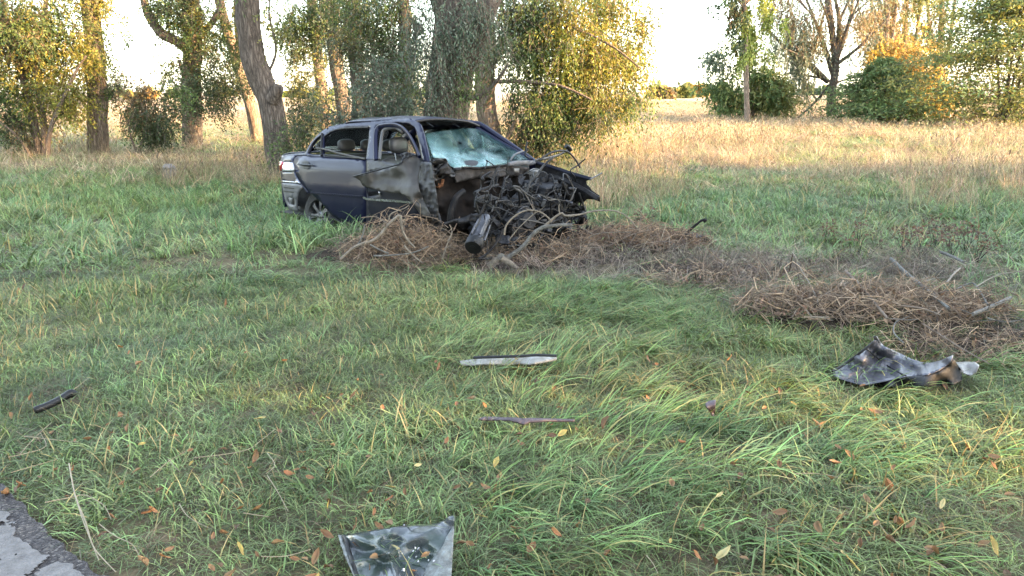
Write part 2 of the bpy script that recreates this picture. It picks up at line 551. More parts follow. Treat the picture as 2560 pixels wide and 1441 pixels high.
def stemtube(P, r0, r1, n=12, rough=.10, seed=0, flare=0.):
    P = spline(P, 7); m = len(P); V = []; F = []
    P = [Vector(p) for p in P]
    up = None
    for i, p in enumerate(P):
        t = i / (m - 1); rr = r0 * (1 - t) + r1 * t
        rr *= 1 + flare * max(0, 1 - t * m / 6.) ** 2
        d = (P[min(i + 1, m - 1)] - P[max(i - 1, 0)]).normalized()
        if up is None: up = d.orthogonal().normalized()
        up = (up - d * up.dot(d)).normalized(); b = d.cross(up)
        for q in range(n):
            a = 2 * math.pi * q / n
            k = 1 + rough * (noise.noise(Vector((math.cos(a) * 2.2 + seed * 7, math.sin(a) * 2.2, p.z * 1.1 + seed))) + .5 * noise.noise(Vector((math.cos(a) * 6 + seed, math.sin(a) * 6, p.z * 2.5))))
            V.append(p + (up * math.cos(a) + b * math.sin(a)) * rr * k)
    for i in range(m - 1):
        for q in range(n):
            q2 = (q + 1) % n; F.append((i * n + q, i * n + q2, (i + 1) * n + q2, (i + 1) * n + q))
    F.append(tuple((m - 1) * n + q for q in range(n)))
    return V, F


def make_tree(name, label, cat, Y, stems, blobs, bark='bark', leaf=.055, wr=.45, droop=.35, seed=1, per=11, tw=.42, group=None, dens=1.6, grow=1.4, twigs=True, sides=12, flare=.35, crown_name='crown'):
    """stems: list of (points px,py[,dY], width px at base, width px at end); blobs: (px,py,rx,ry,count,palette[,dY[,depthradius]])
    pixel measures at depth Y; the first stem is the trunk and stands on the ground"""
    rs = np.random.RandomState(seed * 13 + 5)
    k = Y / (FPX * CP)
    p0 = stems[0][0][0]; b = at(p0[0], p0[1], Y + (p0[2] if len(p0) > 2 else 0))
    base = Vector((b.x, b.y, float(gz(b.x, b.y)) - .05))
    root = empty(name, base)
    tag(root, label, cat, group)
    mb = None
    for si, (pts, w0, w1) in enumerate(stems):
        P = [at(p[0], p[1], Y + (p[2] if len(p) > 2 else 0)) - base for p in pts]
        if P[0].z + base.z < 1.2 and si == 0: P.insert(0, Vector((P[0].x + (P[0].x - P[1].x) * .1, P[0].y, 0)))
        V, F = stemtube(P, w0 * k / 2, max(w1 * k / 2, .006), sides if w0 * k > .12 else 7, .16, seed + si, flare if si == 0 else 0)
        mk('trunk' if si == 0 else 'limb', V, F, M[bark], root)
    if blobs:
        bl = []
        for q in blobs:
            px, py, rx, ry, n, pal = q[:6]; dY = q[6] if len(q) > 6 else 0
            c = at(px, py, Y + dY) - base; rd = q[7] if len(q) > 7 else max(rx, ry) * k * .8
            bl.append(((c.x, c.y, c.z), (rx * k, rd, ry * k), int(n * dens), pal))
        V, F, K, st = blob_leaves(rs, bl, leaf * grow, wr, droop, per, tw)
        mk(crown_name, V, F, M['leaf'], root, smooth=False, col=K)
        if twigs:
            tb = MB()
            for q, e in st:
                for i in range(0, len(q), 2):
                    tb.tube([q[i], (q[i] + e[i]) / 2 + np.array([0, 0, .01]), e[i]], [.006, .004, .002], 3, cap=False)
            o = tb.obj('twig', M['bark_thin'], root, smooth=False); o['kind'] = 'stuff'
    return root


# -- left multi-stemmed shrub
make_tree('multistem_elm', 'bushy multi-stemmed tree with golden green leaves beside the straight trunk', 'tree', 19,
          [([(100, 420), (92, 340), (70, 240), (40, 150), (15, 60), (0, -40)], 20, 9), ([(112, 420), (112, 340), (98, 220), (92, 150), (110, 60), (120, -60)], 18, 8),
           ([(118, 415, -.3), (125, 330, -.3), (160, 240, -.4), (190, 180, -.4), (215, 140, -.5)], 12, 4), ([(95, 415, .3), (60, 330, .3), (20, 270, .4), (-30, 200, .5)], 12, 5),
           ([(108, 415, .2), (80, 330, .3), (60, 250, .4), (62, 150, .4), (40, 40, .4)], 10, 4), ([(90, 415, -.2), (50, 350, -.5), (5, 310, -.7), (-40, 290, -.9)], 8, 3)],
          [(60, 60, 150, 90, 5200, 'green'), (130, 190, 100, 110, 3400, 'gold'), (20, 200, 90, 120, 3000, 'green'), (60, 320, 90, 50, 450, 'brown'), (0, 300, 60, 80, 700, 'dark'), (200, 120, 40, 60, 700, 'gold'),
           (120, -80, 190, 110, 3200, 'olive'), (175, 255, 50, 40, 500, 'gold'), (30, 110, 120, 80, 2200, 'brown')], bark='bark_thin', leaf=.05, seed=1, dens=3.0)
# -- straight trunk with ivy
make_tree('straight_elm', 'straight tall trunk with ivy on its shaft and a sunlit foot', 'tree', 20,
          [([(247, 402), (244, 300), (242, 200), (236, 120), (228, 50), (220, -60), (215, -260)], 50, 34)],
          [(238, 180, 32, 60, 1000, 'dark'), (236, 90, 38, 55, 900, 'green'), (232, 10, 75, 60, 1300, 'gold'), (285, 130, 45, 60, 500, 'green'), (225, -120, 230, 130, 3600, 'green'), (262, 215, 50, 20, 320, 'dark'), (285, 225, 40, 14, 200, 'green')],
          leaf=.05, seed=2)
# -- forked trunk
make_tree('forked_elm', 'forked trunk with a long limb curving up over the dry field', 'tree', 22.5,
          [([(482, 388), (480, 300), (478, 200), (482, 130), (478, 40), (482, -60), (490, -220)], 50, 34), ([(470, 125, -.1), (440, 103, -.2), (408, 88, -.3), (385, 62, -.3), (368, 30, -.3), (355, -30, -.3), (330, -150, -.3)], 24, 15),
           ([(472, 200, -.1), (455, 175, -.2), (448, 150, -.3)], 14, 6), ([(490, 95, .1), (520, 70, .2), (550, 20, .2), (560, -60, .3)], 18, 9)],
          [(545, 210, 60, 80, 2600, 'dark', -.8), (520, 110, 70, 80, 2200, 'green'), (470, 50, 60, 70, 1700, 'gold'), (490, 230, 30, 70, 800, 'dark', -.5), (415, 30, 45, 60, 1000, 'green'), (420, 170, 45, 70, 500, 'olive'), (600, 90, 50, 90, 1300, 'olive', .4),
           (460, -110, 230, 110, 4200, 'green'), (450, 20, 60, 40, 900, 'dark', -.5)], leaf=.055, seed=3, dens=2.2)
# -- low dark shrub in front of the forked trunk
make_tree('low_shrub', 'low leafy shrub with dark leaves under the forked trunk', 'shrub', 19.5,
          [([(345, 412), (350, 370), (375, 310), (390, 260)], 9, 4), ([(350, 400), (330, 350, -.3), (320, 300, -.4)], 6, 3), ([(352, 402), (400, 350, .2), (450, 310, .3)], 6, 3)],
          [(360, 245, 60, 50, 1300, 'brown'), (400, 290, 80, 45, 1500, 'dark'), (400, 340, 60, 35, 800, 'dark'), (350, 300, 45, 45, 700, 'green'), (440, 240, 40, 40, 500, 'green')], bark='bark_thin', leaf=.05, seed=4, dens=2.2)
# -- thin leaning trunk behind
make_tree('thin_leaning_elm', 'slender trunk with a sunlit foot leaning behind the crooked dark trunk', 'tree', 25,
          [([(646, 372), (635, 300), (612, 215), (585, 130), (560, 50), (540, -40), (520, -200)], 32, 18), ([(610, 210), (600, 120, .2), (590, 20, .3), (590, -80, .3)], 20, 9)],
          [(570, 60, 60, 70, 1200, 'gold'), (560, -90, 170, 90, 2400, 'green'), (640, 50, 60, 50, 500, 'olive')], leaf=.055, seed=5)
# -- crooked dark trunk by the car's tail
make_tree('crooked_elm', 'crooked dark trunk with a knob, standing right behind the car boot', 'tree', 14.2,
          [([(712, 470), (700, 400), (686, 320), (672, 250), (652, 200), (632, 140), (622, 70), (617, 0), (614, -90), (620, -300)], 62, 50), ([(680, 250, -.12), (692, 228, -.18), (696, 214, -.2)], 34, 22),
           ([(660, 200), (690, 130, .2), (672, 20, .3), (700, -80, .3)], 7, 3)],
          [(610, -150, 330, 90, 3600, 'green'), (680, 70, 30, 45, 160, 'olive'), (715, 330, 25, 40, 160, 'green', -.2)], bark='bark_dark', leaf=.05, seed=6, flare=.2)
# -- trunks behind, left of the big one
make_tree('ivy_trunk_elm', 'sunlit trunk wrapped in yellow green ivy behind the dark shrub', 'tree', 26,
          [([(815, 330), (806, 230), (795, 150), (785, 60), (775, -60), (770, -200)], 28, 20)], [(806, 240, 28, 60, 900, 'bright'), (796, 150, 22, 50, 500, 'gold'), (770, 40, 60, 60, 1100, 'green'), (780, -80, 120, 80, 1600, 'green')], leaf=.06, seed=7)
make_tree('leaning_elm', 'trunk leaning left between the ivy wrapped trunk and the dark one', 'tree', 22,
          [([(870, 350), (856, 250), (842, 170), (830, 90), (815, 10), (800, -100), (790, -260)], 34, 26)],
          [(800, 60, 75, 60, 1800, 'green'), (840, 30, 60, 50, 1300, 'grey'), (760, 110, 50, 60, 700, 'dark'), (800, -100, 200, 90, 2600, 'green'), (770, 260, 50, 60, 1000, 'dark', -1), (740, 60, 60, 60, 1200, 'green'), (860, 90, 50, 60, 800, 'olive'), (740, 200, 50, 40, 500, 'olive', -1)], leaf=.05, seed=8, dens=3.2)
make_tree('dark_elm', 'dark upright trunk half hidden by grey green leaves behind the car roof', 'tree', 19.5,
          [([(900, 390), (896, 250), (890, 150), (886, 60), (888, -60), (890, -260)], 32, 28)],
          [(905, 90, 55, 80, 1900, 'dark'), (880, 20, 70, 50, 1500, 'green'), (900, -100, 150, 80, 2000, 'green'), (950, 200, 60, 60, 1200, 'green'), (850, 130, 40, 70, 800, 'grey')], bark='bark_dark', leaf=.045, seed=9, dens=2.6)
make_tree('veiled_elm', 'trunk veiled by hanging leaves left of the thick old trunk', 'tree', 18,
          [([(1018, 400), (1016, 270), (1010, 160), (1012, 60), (1005, -40), (1000, -240)], 30, 26)],
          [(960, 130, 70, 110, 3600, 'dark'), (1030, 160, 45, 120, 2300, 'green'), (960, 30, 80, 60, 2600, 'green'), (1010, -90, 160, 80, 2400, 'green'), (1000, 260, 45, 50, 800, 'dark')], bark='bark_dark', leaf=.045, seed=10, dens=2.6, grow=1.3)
# -- grey green shrub right behind the roof
make_tree('grey_shrub', 'grey green leafy shrub rising behind the car roof', 'shrub', 13.2,
          [([(900, 470), (905, 400), (915, 320), (930, 250)], 8, 4), ([(902, 460), (870, 380), (850, 310)], 6, 3), ([(905, 460), (960, 380), (990, 300)], 6, 3)],
          [(930, 250, 75, 60, 2300, 'grey'), (860, 300, 60, 40, 1100, 'grey'), (990, 270, 60, 60, 1400, 'grey'), (760, 320, 55, 45, 650, 'dark'), (800, 260, 40, 45, 420, 'dark'), (730, 350, 30, 40, 350, 'green'), (940, 170, 50, 50, 700, 'grey'), (830, 360, 60, 40, 600, 'green')], bark='bark_thin', leaf=.042, wr=.36, seed=11, dens=1.8)
# -- the thick old tree
make_tree('old_elm', 'thick old trunk with hanging grey green shoots right behind the car', 'tree', 13.6,
          [([(1110, 470), (1112, 380), (1116, 300), (1122, 220), (1132, 130), (1140, 40), (1142, -60), (1150, -300)], 112, 88), ([(1152, 175, -.2), (1180, 110, -.3), (1205, 50, -.3), (1235, -20, -.3), (1270, -140, -.3)], 58, 38),
           ([(1112, 60, .1), (1090, -10, .2), (1060, -100, .2)], 40, 26), ([(1150, 228, -.2), (1180, 246, -.4), (1205, 238, -.5), (1240, 205, -.6), (1268, 165, -.7)], 15, 5)],
          [(1105, 90, 55, 90, 3000, 'grey', -.5, .5), (1180, 30, 70, 60, 2600, 'grey', -.5, .5), (1100, 250, 40, 70, 1100, 'grey', -.5, .3), (1165, 180, 35, 70, 900, 'green', -.5, .3), (1060, 190, 45, 70, 1300, 'grey', -.3, .5), (1040, 60, 55, 70, 1500, 'grey', 0, .6),
           (1140, -100, 260, 80, 4200, 'grey'), (1240, 90, 45, 70, 1200, 'dark', -.4, .4)], bark='bark_dark', leaf=.048, wr=.34, droop=.75, seed=12, dens=.95, grow=1.25, tw=.5, sides=20, flare=.25)
# -- second trunk with the broad hanging crown to its right
make_tree('weeping_elm', 'sunlit split trunk with a broad hanging crown right of the thick trunk', 'tree', 16.2,
          [([(1238, 420), (1226, 330), (1216, 270), (1212, 190), (1218, 110), (1212, 30), (1220, -60), (1225, -240)], 56, 36), ([(1215, 260, -.2), (1235, 215, -.4), (1258, 180, -.6), (1270, 160, -.7)], 13, 5),
           ([(1222, 170, .1), (1270, 90, .2), (1330, 20, .3), (1400, -60, .4)], 22, 11), ([(1240, 390, -.1), (1272, 340, -.2), (1290, 300, -.2)], 14, 8), ([(1228, 205), (1310, 205, -.4), (1400, 215, -.8), (1480, 250, -1)], 11, 4), ([(1290, 60), (1400, 60, -.3), (1520, 110, -.6), (1600, 170, -.8)], 10, 3)],
          [(1330, 90, 90, 100, 5200, 'green'), (1430, 40, 100, 70, 4200, 'gold'), (1360, 230, 70, 80, 3800, 'green'), (1460, 150, 80, 80, 4200, 'gold'), (1560, 50, 60, 80, 1300, 'gold', .3), (1570, 170, 45, 65, 1000, 'gold', .3), (1340, 320, 50, 45, 1500, 'dark'),
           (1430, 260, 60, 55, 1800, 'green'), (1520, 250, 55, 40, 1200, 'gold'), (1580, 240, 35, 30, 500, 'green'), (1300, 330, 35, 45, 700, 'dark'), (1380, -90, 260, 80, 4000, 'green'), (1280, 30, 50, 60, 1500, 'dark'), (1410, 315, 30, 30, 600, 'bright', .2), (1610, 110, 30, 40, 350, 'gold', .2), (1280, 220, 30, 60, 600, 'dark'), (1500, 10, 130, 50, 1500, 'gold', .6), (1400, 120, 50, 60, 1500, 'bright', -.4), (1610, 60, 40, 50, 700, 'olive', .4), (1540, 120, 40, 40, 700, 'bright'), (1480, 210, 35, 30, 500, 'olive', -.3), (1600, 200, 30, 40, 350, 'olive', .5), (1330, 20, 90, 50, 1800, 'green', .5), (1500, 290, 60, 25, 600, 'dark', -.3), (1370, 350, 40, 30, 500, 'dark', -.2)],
          leaf=.055, wr=.38, droop=.6, seed=14, tw=.5, dens=1.35)
make_tree('far_small_elm', 'small tree with a short leaning trunk in the dry grass', 'tree', 26,
          [([(1436, 345), (1442, 300), (1462, 220), (1480, 120), (1490, 20), (1500, -100)], 26, 12)], [(1500, 140, 70, 90, 1600, 'gold'), (1470, 240, 50, 50, 900, 'olive'), (1540, 260, 50, 35, 700, 'dark'), (1500, -60, 100, 70, 1200, 'gold')], leaf=.07, seed=15)
# -- right of the gap: bush and ivy pole
make_tree('round_bush', 'round green bush with feathery shoots under the ivy covered trunk', 'shrub', 40,
          [([(1880, 300), (1880, 260), (1875, 200), (1870, 160)], 8, 3), ([(1880, 290), (1910, 250), (1950, 220)], 7, 3), ([(1880, 290), (1840, 250), (1800, 190)], 6, 2)],
          [(1880, 235, 85, 45, 1500, 'green'), (1880, 225, 80, 45, 1000, 'olive'), (1930, 220, 55, 45, 1500, 'olive'), (1820, 220, 55, 50, 900, 'green'), (1795, 150, 40, 60, 420, 'grey'), (1870, 150, 60, 55, 900, 'green'), (1840, 110, 40, 40, 300, 'olive'), (1960, 250, 35, 35, 700, 'olive')], bark='bark_thin', leaf=.14, wr=.4, dens=2.2, seed=16, twigs=False, tw=.8)
make_tree('ivy_pole_tree', 'tall trunk smothered in hanging bright green ivy above the round bush', 'tree', 37,
          [([(1868, 300), (1866, 220), (1864, 130), (1862, 50), (1858, -40), (1850, -200)], 14, 9), ([(1862, 20), (1820, -30), (1770, -90)], 8, 3), ([(1862, 10), (1920, -40), (1980, -100)], 8, 3)],
          [(1872, 60, 24, 70, 1500, 'bright'), (1838, 50, 26, 65, 1100, 'dark'), (1865, 140, 14, 55, 420, 'bright'), (1930, 20, 22, 40, 420, 'bright'), (1960, 60, 12, 30, 150, 'bright'), (1790, 20, 50, 40, 380, 'brown'), (1760, 10, 60, 12, 120, 'dark'), (1890, 0, 40, 30, 600, 'bright'), (1850, -80, 110, 60, 1400, 'green')], leaf=.11, wr=.5, droop=.8, seed=17, twigs=False, tw=.4, dens=.9)
# -- bare limbed tree
lim = []
rr = random.Random(5)
for (x0, y0, x1, y1, w) in [(2085, 190, 2000, -40, 15), (2088, 180, 2070, -60, 16), (2090, 150, 2130, -60, 14), (2070, 205, 1960, 120, 11), (2072, 215, 1990, 300, 9), (2068, 205, 1900, 60, 9), (2088, 165, 2200, 20, 9), (2084, 120, 2030, -40, 9), (2060, 110, 1960, -30, 7), (2080, 230, 2150, 190, 6), (2050, 195, 1960, 185, 6), (2095, 130, 2170, -60, 8)]:
    mx, my = (x0 + x1) / 2 + rr.uniform(-22, 22), (y0 + y1) / 2 + rr.uniform(-10, 10); dy = rr.uniform(-1.5, 1.5)
    lim.append(([(x0, y0, 0), (mx, my, dy * .5), (x1, y1, dy)], w, 3))
    lim.append(([(mx, my, dy * .5), (mx + (x1 - x0) * .2 + rr.uniform(-40, 40), my - 70, dy), (mx + rr.uniform(-70, 70), my - 140, dy * 1.4)], w * .5, 2))
make_tree('bare_limbed_tree', 'wide open tree with dark bare limbs and thin grey leaves in the field', 'tree', 42,
          [([(2078, 305), (2078, 250), (2080, 220), (2088, 180), (2086, 130), (2078, 60), (2070, -20), (2060, -160)], 26, 10)] + lim,
          [(2000, 130, 70, 90, 1500, 'grey'), (1960, 90, 60, 80, 1100, 'grey'), (2040, 60, 70, 70, 800, 'brown'), (2020, 200, 50, 45, 500, 'grey'), (2140, 30, 80, 60, 700, 'brown'), (2050, -60, 200, 70, 1500, 'grey'), (1950, 20, 50, 60, 700, 'brown'), (2150, 120, 60, 60, 450, 'grey')], bark='bark_dark', leaf=.13, wr=.24, droop=.8, dens=3.2, seed=18, twigs=True, tw=.9, sides=8)
# -- group of upright stems behind
for i, (xb, tops) in enumerate([(2205, (2180, 2215, 2240)), (2262, (2230, 2262, 2300)), (2345, (2320, 2352, 2385))]):
    st = [([(xb, 305), (xb + 3, 200), (tops[1], 90), (tops[1] + 5, -40), (tops[1] + 8, -160)], 19, 8)]
    for j, tx in enumerate((tops[0], tops[2])): st.append(([(xb + 2, 215 - 25 * j), (tx * .6 + xb * .4, 130), (tx, 20), (tx + (tx - xb) * .4, -90)], 12, 4))
    st.append(([(xb, 120), (xb - 45, 60), (xb - 70, -30)], 8, 3))
    make_tree('upright_poplar', ['many-stemmed upright tree rising left of the yellow bush', 'upright tree with yellowing leaves rising out of the yellow bush', 'upright tree with thin leaves beside the feathery olive tree'][i], 'tree', 50 + i * 3, st,
              [(xb, 20, 55, 70, 650, ['brown', 'olive', 'olive'][i]), (xb + 10, 110, 45, 60, 420, ['brown', 'yellow', 'olive'][i]), (xb, -70, 90, 60, 900, 'olive'), (xb - 30, 60, 40, 60, 350, 'brown')], bark='bark', leaf=.15, wr=.32, droop=.5, dens=4.2, seed=20 + i, twigs=False, tw=.9, group='upright trees behind the yellow bush', sides=8)
# -- yellow bush, fir-like bush, feathery tree
make_tree('yellow_bush', 'yellow and orange autumn bush behind the dark green bush', 'shrub', 41,
          [([(2270, 320), (2268, 260), (2262, 180), (2255, 130)], 7, 3), ([(2270, 310), (2310, 230), (2330, 160)], 6, 2), ([(2270, 310), (2230, 230), (2215, 150)], 6, 2)],
          [(2265, 160, 55, 50, 1600, 'orange'), (2290, 220, 75, 60, 2800, 'yellow'), (2240, 115, 20, 30, 260, 'orange'), (2205, 150, 40, 45, 700, 'yellow'), (2345, 230, 50, 55, 1400, 'yellow'), (2300, 280, 80, 30, 1100, 'yellow'), (2310, 150, 40, 40, 500, 'orange')], bark='bark_thin', leaf=.13, wr=.4, seed=24, dens=2.2, twigs=False, tw=.7)


def layered_tree(name, label, cat, Y, x, yb, yt, w, pal, seed, n, stems, leaf, tiers):
    """feathery tree: sprays held flat in tiers"""
    rs = np.random.RandomState(seed); k = Y / (FPX * CP)
    b = at(x, yb, Y); base = Vector((b.x, b.y, float(gz(b.x, b.y)) - .05)); root = tag(empty(name, base), label, cat)
    top = at(x, yt, Y) - base; H = top.z
    for si in range(stems):
        a = rs.uniform(0, 6.28); lean = Vector((math.cos(a), math.sin(a), 0)) * (0 if si == 0 else H * rs.uniform(.1, .3))
        V, F = stemtube([Vector((.06 * si, 0, 0)), lean * .25 + Vector((0, 0, H * .3)), lean * .6 + Vector((0, 0, H * .65)), lean + Vector((0, 0, H * .97))], .07 + .02 * (si == 0), .012, 7, .1, seed + si, .2)
        mk('trunk' if si == 0 else 'limb', V, F, M['bark_dark'], root)
    Vs, Fs, Cs = [], [], []; off = 0; tb = MB(); HW = w * k / 2
    for i in range(tiers):
        t = rs.uniform(.02, 1); z = H * (.06 + .92 * t)
        prof = HW * (1 - max(0, t - .25) / .78) ** .75 * (.75 + .25 * min(1, t / .2)) * rs.uniform(.55, 1.12)
        a = rs.uniform(0, 6.28); d = np.array([math.cos(a), math.sin(a), rs.uniform(-.12, .2)])
        s = np.array([-d[1], d[0], 0]); m = n // tiers
        u = rs.uniform(.12, 1, m) ** .8; spread = (rs.normal(0, .17, m) * (1.15 - u)) * prof * 1.1
        P = np.array([0, 0, z]) + d * (u * prof)[:, None] + s * spread[:, None]; P[:, 2] += rs.normal(0, .045 * HW / 2, m) - .10 * prof * u ** 2
        D = d * .5 + s * (np.sign(spread) * .8)[:, None]
        V, F, K = leaves(rs, P, D, leaf, GA[pal[rs.randint(len(pal))]], .34, .1); K *= rs.uniform(.7, 1.3)
        Vs.append(V); Fs.append(F + off); Cs.append(K); off += len(V)
        tb.tube([(0, 0, z - .1), np.array([0, 0, z]) + d * prof * .5, np.array([0, 0, z - .08 * prof]) + d * prof], [.016, .01, .004], 4, cap=False)
    mk('crown', np.concatenate(Vs), np.concatenate(Fs), M['leaf'], root, False, np.concatenate(Cs))
    o = tb.obj('branch', M['bark_dark'], root); o['kind'] = 'stuff'
    return root


layered_tree('dark_green_bush', 'dense dark green bush with flat layered sprays in dry grass', 'shrub', 38, 2190, 318, 150, 330, ['fir', 'fir', 'green'], 31, 17000, 5, .19, 260)
layered_tree('feathery_olive_tree', 'tall feathery olive green tree with flat sprays in front of the poplars', 'tree', 34, 2500, 330, -120, 640, ['olive', 'fir', 'olive', 'gold'], 32, 46000, 4, .19, 520)
# -- far hedge line and field trees at the horizon
fr = random.Random(9)
for i, (px, w, h, Y, pal) in enumerate([(1700, 60, 34, 230, 'olive'), (1745, 40, 44, 260, 'orange'), (1655, 40, 40, 170, 'brown'), (1790, 60, 26, 300, 'fir'), (1640, 30, 26, 260, 'fir'), (2030, 70, 20, 320, 'fir'), (2130, 80, 18, 340, 'fir'), (350, 60, 22, 150, 'orange'), (425, 70, 18, 210, 'olive'), (290, 50, 16, 260, 'fir'), (560, 90, 18, 280, 'olive'), (740, 70, 20, 240, 'gold'), (850, 80, 16, 320, 'fir'), (1180, 60, 18, 300, 'olive'), (1030, 70, 16, 300, 'fir')]):
    k = Y / (FPX * CP); yb = 232 + 1.6 / k * .9
    make_tree('far_field_tree', ['pale olive tree on the far field edge in the sky gap', 'orange tree on the far field edge in the sky gap', 'brownish bush on the far field edge beside the hanging crown', 'far dark hedge tree behind the round bush', 'tiny dark tree on the horizon beside the hanging crown', 'low dark far hedge left of the bare limbed trunk', 'low dark far hedge right of the bare limbed trunk', 'low orange bush on the far field between two trunks',
              'low olive far bush left of the forked trunk', 'low dark far bush right of the straight trunk', 'low olive far bush left of the crooked trunk', 'low golden far bush right of the crooked trunk', 'low dark far bush behind the leaning trunks', 'low olive far bush behind the thick trunk', 'low dark far bush left of the thick trunk'][i], 'tree', Y,
              [([(px, yb), (px, yb - h * .4), (px + 2, yb - h * .8)], 4, 2)], [(px, yb - h * .45, w * .55, h * .55, 330, pal), (px + w * .3, yb - h * .35, w * .4, h * .4, 200, pal), (px - w * .3, yb - h * .3, w * .4, h * .35, 200, pal)],
              leaf=k * 9, wr=.7, seed=50 + i, twigs=False, tw=k * 8, sides=6, group='bushes along the far field edge')

# -- trees off to the right that shade the verge
sh = random.Random(4)
SX = SUN_DIR.x; SY = SUN_DIR.y


def shade_tree(q, xt, r, h, seed, n=7000, jit=.25, over=0, lab='dense low-branched tree in the roadside row out to the right', grp='shade trees along the road'):
    y = q + xt * SY / SX
    rs = np.random.RandomState(seed)
    root = tag(empty('roadside_tree', (xt, y, -.05)), lab, 'tree', grp)
    V, F = stemtube([Vector((0, 0, 0)), Vector((.1, .1, h * .4)), Vector((0, .2, h * .8))], .22, .06, 10, .15, seed, .3); mk('trunk', V, F, M['bark'], root)
    bl = [((rs.uniform(-.3, .3) * r, rs.uniform(-jit, jit) * r, h * (.12 + .8 * i / 7)), (r * rs.uniform(.9, 1.2), r * rs.uniform(.8, 1.0), h * .14), n // 8, 'green') for i in range(8)]
    if over: bl += [((0, over, 5.35), (1.8, 1.7, .75), 2600, 'green'), ((0, over, 6.8), (1.8, 1.7, 1.1), 2000, 'green')]  # extra high crown lobes, added to keep sun off the left grass
    V, F, K, st = blob_leaves(rs, bl, .30, .7, .3, 9, .7)
    mk('crown', V, F, M['leaf'], root, False, K)


for i, (q, xt, r, h) in enumerate([(6.9, 22, 2.1, 9.5), (9.0, 23, 2.2, 9.5), (11.1, 22.5, 2.1, 9.5), (13.0, 23, 1.7, 9), (6.05, 17, 1.4, 9), (5.35, 22.5, 1.0, 9.5), (7.9, 19, 1.8, 10), (9.8, 17.5, 2.0, 9.5), (11.8, 19.5, 1.9, 10), (13.3, 17.5, 1.5, 8.5), (1.75, 18, 1.35, 9), (-2.6, 20, 2.2, 10), (16.8, 23, 1.0, 5)]):
    shade_tree(q, xt, r, h, 70 + i, jit=.08 if i in (4, 5, 10) else .25, over=2.3 if i == 10 else 0)

# -- trees across the road, behind the camera
for i, xt in enumerate([-24, -17, -11, -5, 1, 6, -30]):
    shade_tree(-13.5 - (i % 3) * 1.2 - xt * SY / SX, xt, 3.6, 9.5 + (i % 2) * 2, 90 + i, n=5200, lab='broad dense tree in the row across the road', grp='trees across the road')


for i, (xt, yt) in enumerate([(-27, 1.5), (-25, 7), (-28, 12), (-26, 17.5), (-31, 23)]):  # unseen row, added to block bright horizon sky from the car door's reflection
    shade_tree(yt - xt * SY / SX, xt, 3.3, 8.5 + (i % 2) * 1.5, 110 + i, n=4200, lab='unseen broad tree added on the left to darken the door reflection', grp='trees added for the door reflection')
# ------------------------------------------------------------------ grass (instanced tufts, one object per sort)
def blade(rs, base, h, w, lean, az, seg, curl, col):
    """tapered ribbon: returns V,F,C"""
    d = np.array([math.cos(az), math.sin(az), 0]); s = np.array([-d[1], d[0], 0])
    tw = rs.uniform(-.6, .6); s = s * math.cos(tw) + d * math.sin(tw)
    V = []; C_ = []; p = np.array(base, float); ang = lean
    for i in range(seg + 1):
        t = i / seg; ww = w * (1 - t ** 1.6) * .5
        if i < seg: V += [p - s * ww, p + s * ww]
        else: V += [p]
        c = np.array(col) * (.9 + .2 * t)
        C_ += [c] * (2 if i < seg else 1)
        p = p + (d * math.sin(ang) + np.array([0, 0, math.cos(ang)])) * h / seg
        ang = min(ang + curl / seg, 2.2)
    F = [(2 * i, 2 * i + 1, 2 * i + 3, 2 * i + 2) for i in range(seg - 1)] + [(2 * seg - 2, 2 * seg - 1, 2 * seg)]
    return V, F, C_


def tuft(seed, n, rad, h, w, lean, curl, seg, dirn=None, dry=0., head=False):
    rs = np.random.RandomState(seed); V = []; F = []; C_ = []
    for i in range(n):
        r = rad * math.sqrt(rs.rand()); a = rs.uniform(0, 6.28)
        az = rs.uniform(0, 6.28) if dirn is None else rs.normal(0, dirn)
        g = rs.uniform(.38, 1.6)
        col = np.array([g, g, g]) * rs.uniform(.9, 1.1, 3)
        if rs.rand() < dry: col = np.array([2.3, 1.35, 1.5]) * rs.uniform(.7, 1.2)
        hh = h * rs.uniform(.45, 1.15)
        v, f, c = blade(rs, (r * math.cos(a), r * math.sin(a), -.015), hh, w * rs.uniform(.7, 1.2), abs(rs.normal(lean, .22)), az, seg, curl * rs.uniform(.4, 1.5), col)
        o = len(V); V += v; F += [tuple(q + o for q in x) for x in f]; C_ += c
        if head and rs.rand() < .5:
            tip = V[-1]; 
            for k in range(3):
                v, f, c = blade(rs, tip - np.array([0, 0, .03 * k]), .07, w * 2.2, .35, rs.uniform(0, 6.28), 2, .6, col * .9)
                o = len(V); V += v; F += [tuple(q + o for q in x) for x in f]; C_ += c
    return V, F, C_


def proto(name, variants):
    col = bpy.data.collections.new(name)
    for i, v in enumerate(variants):
        me = mesh_data('blades', v[0], v[1], M['grass'], False, v[2])
        col.objects.link(bpy.data.objects.new(f'{name}_{i:02d}', me))
    return col


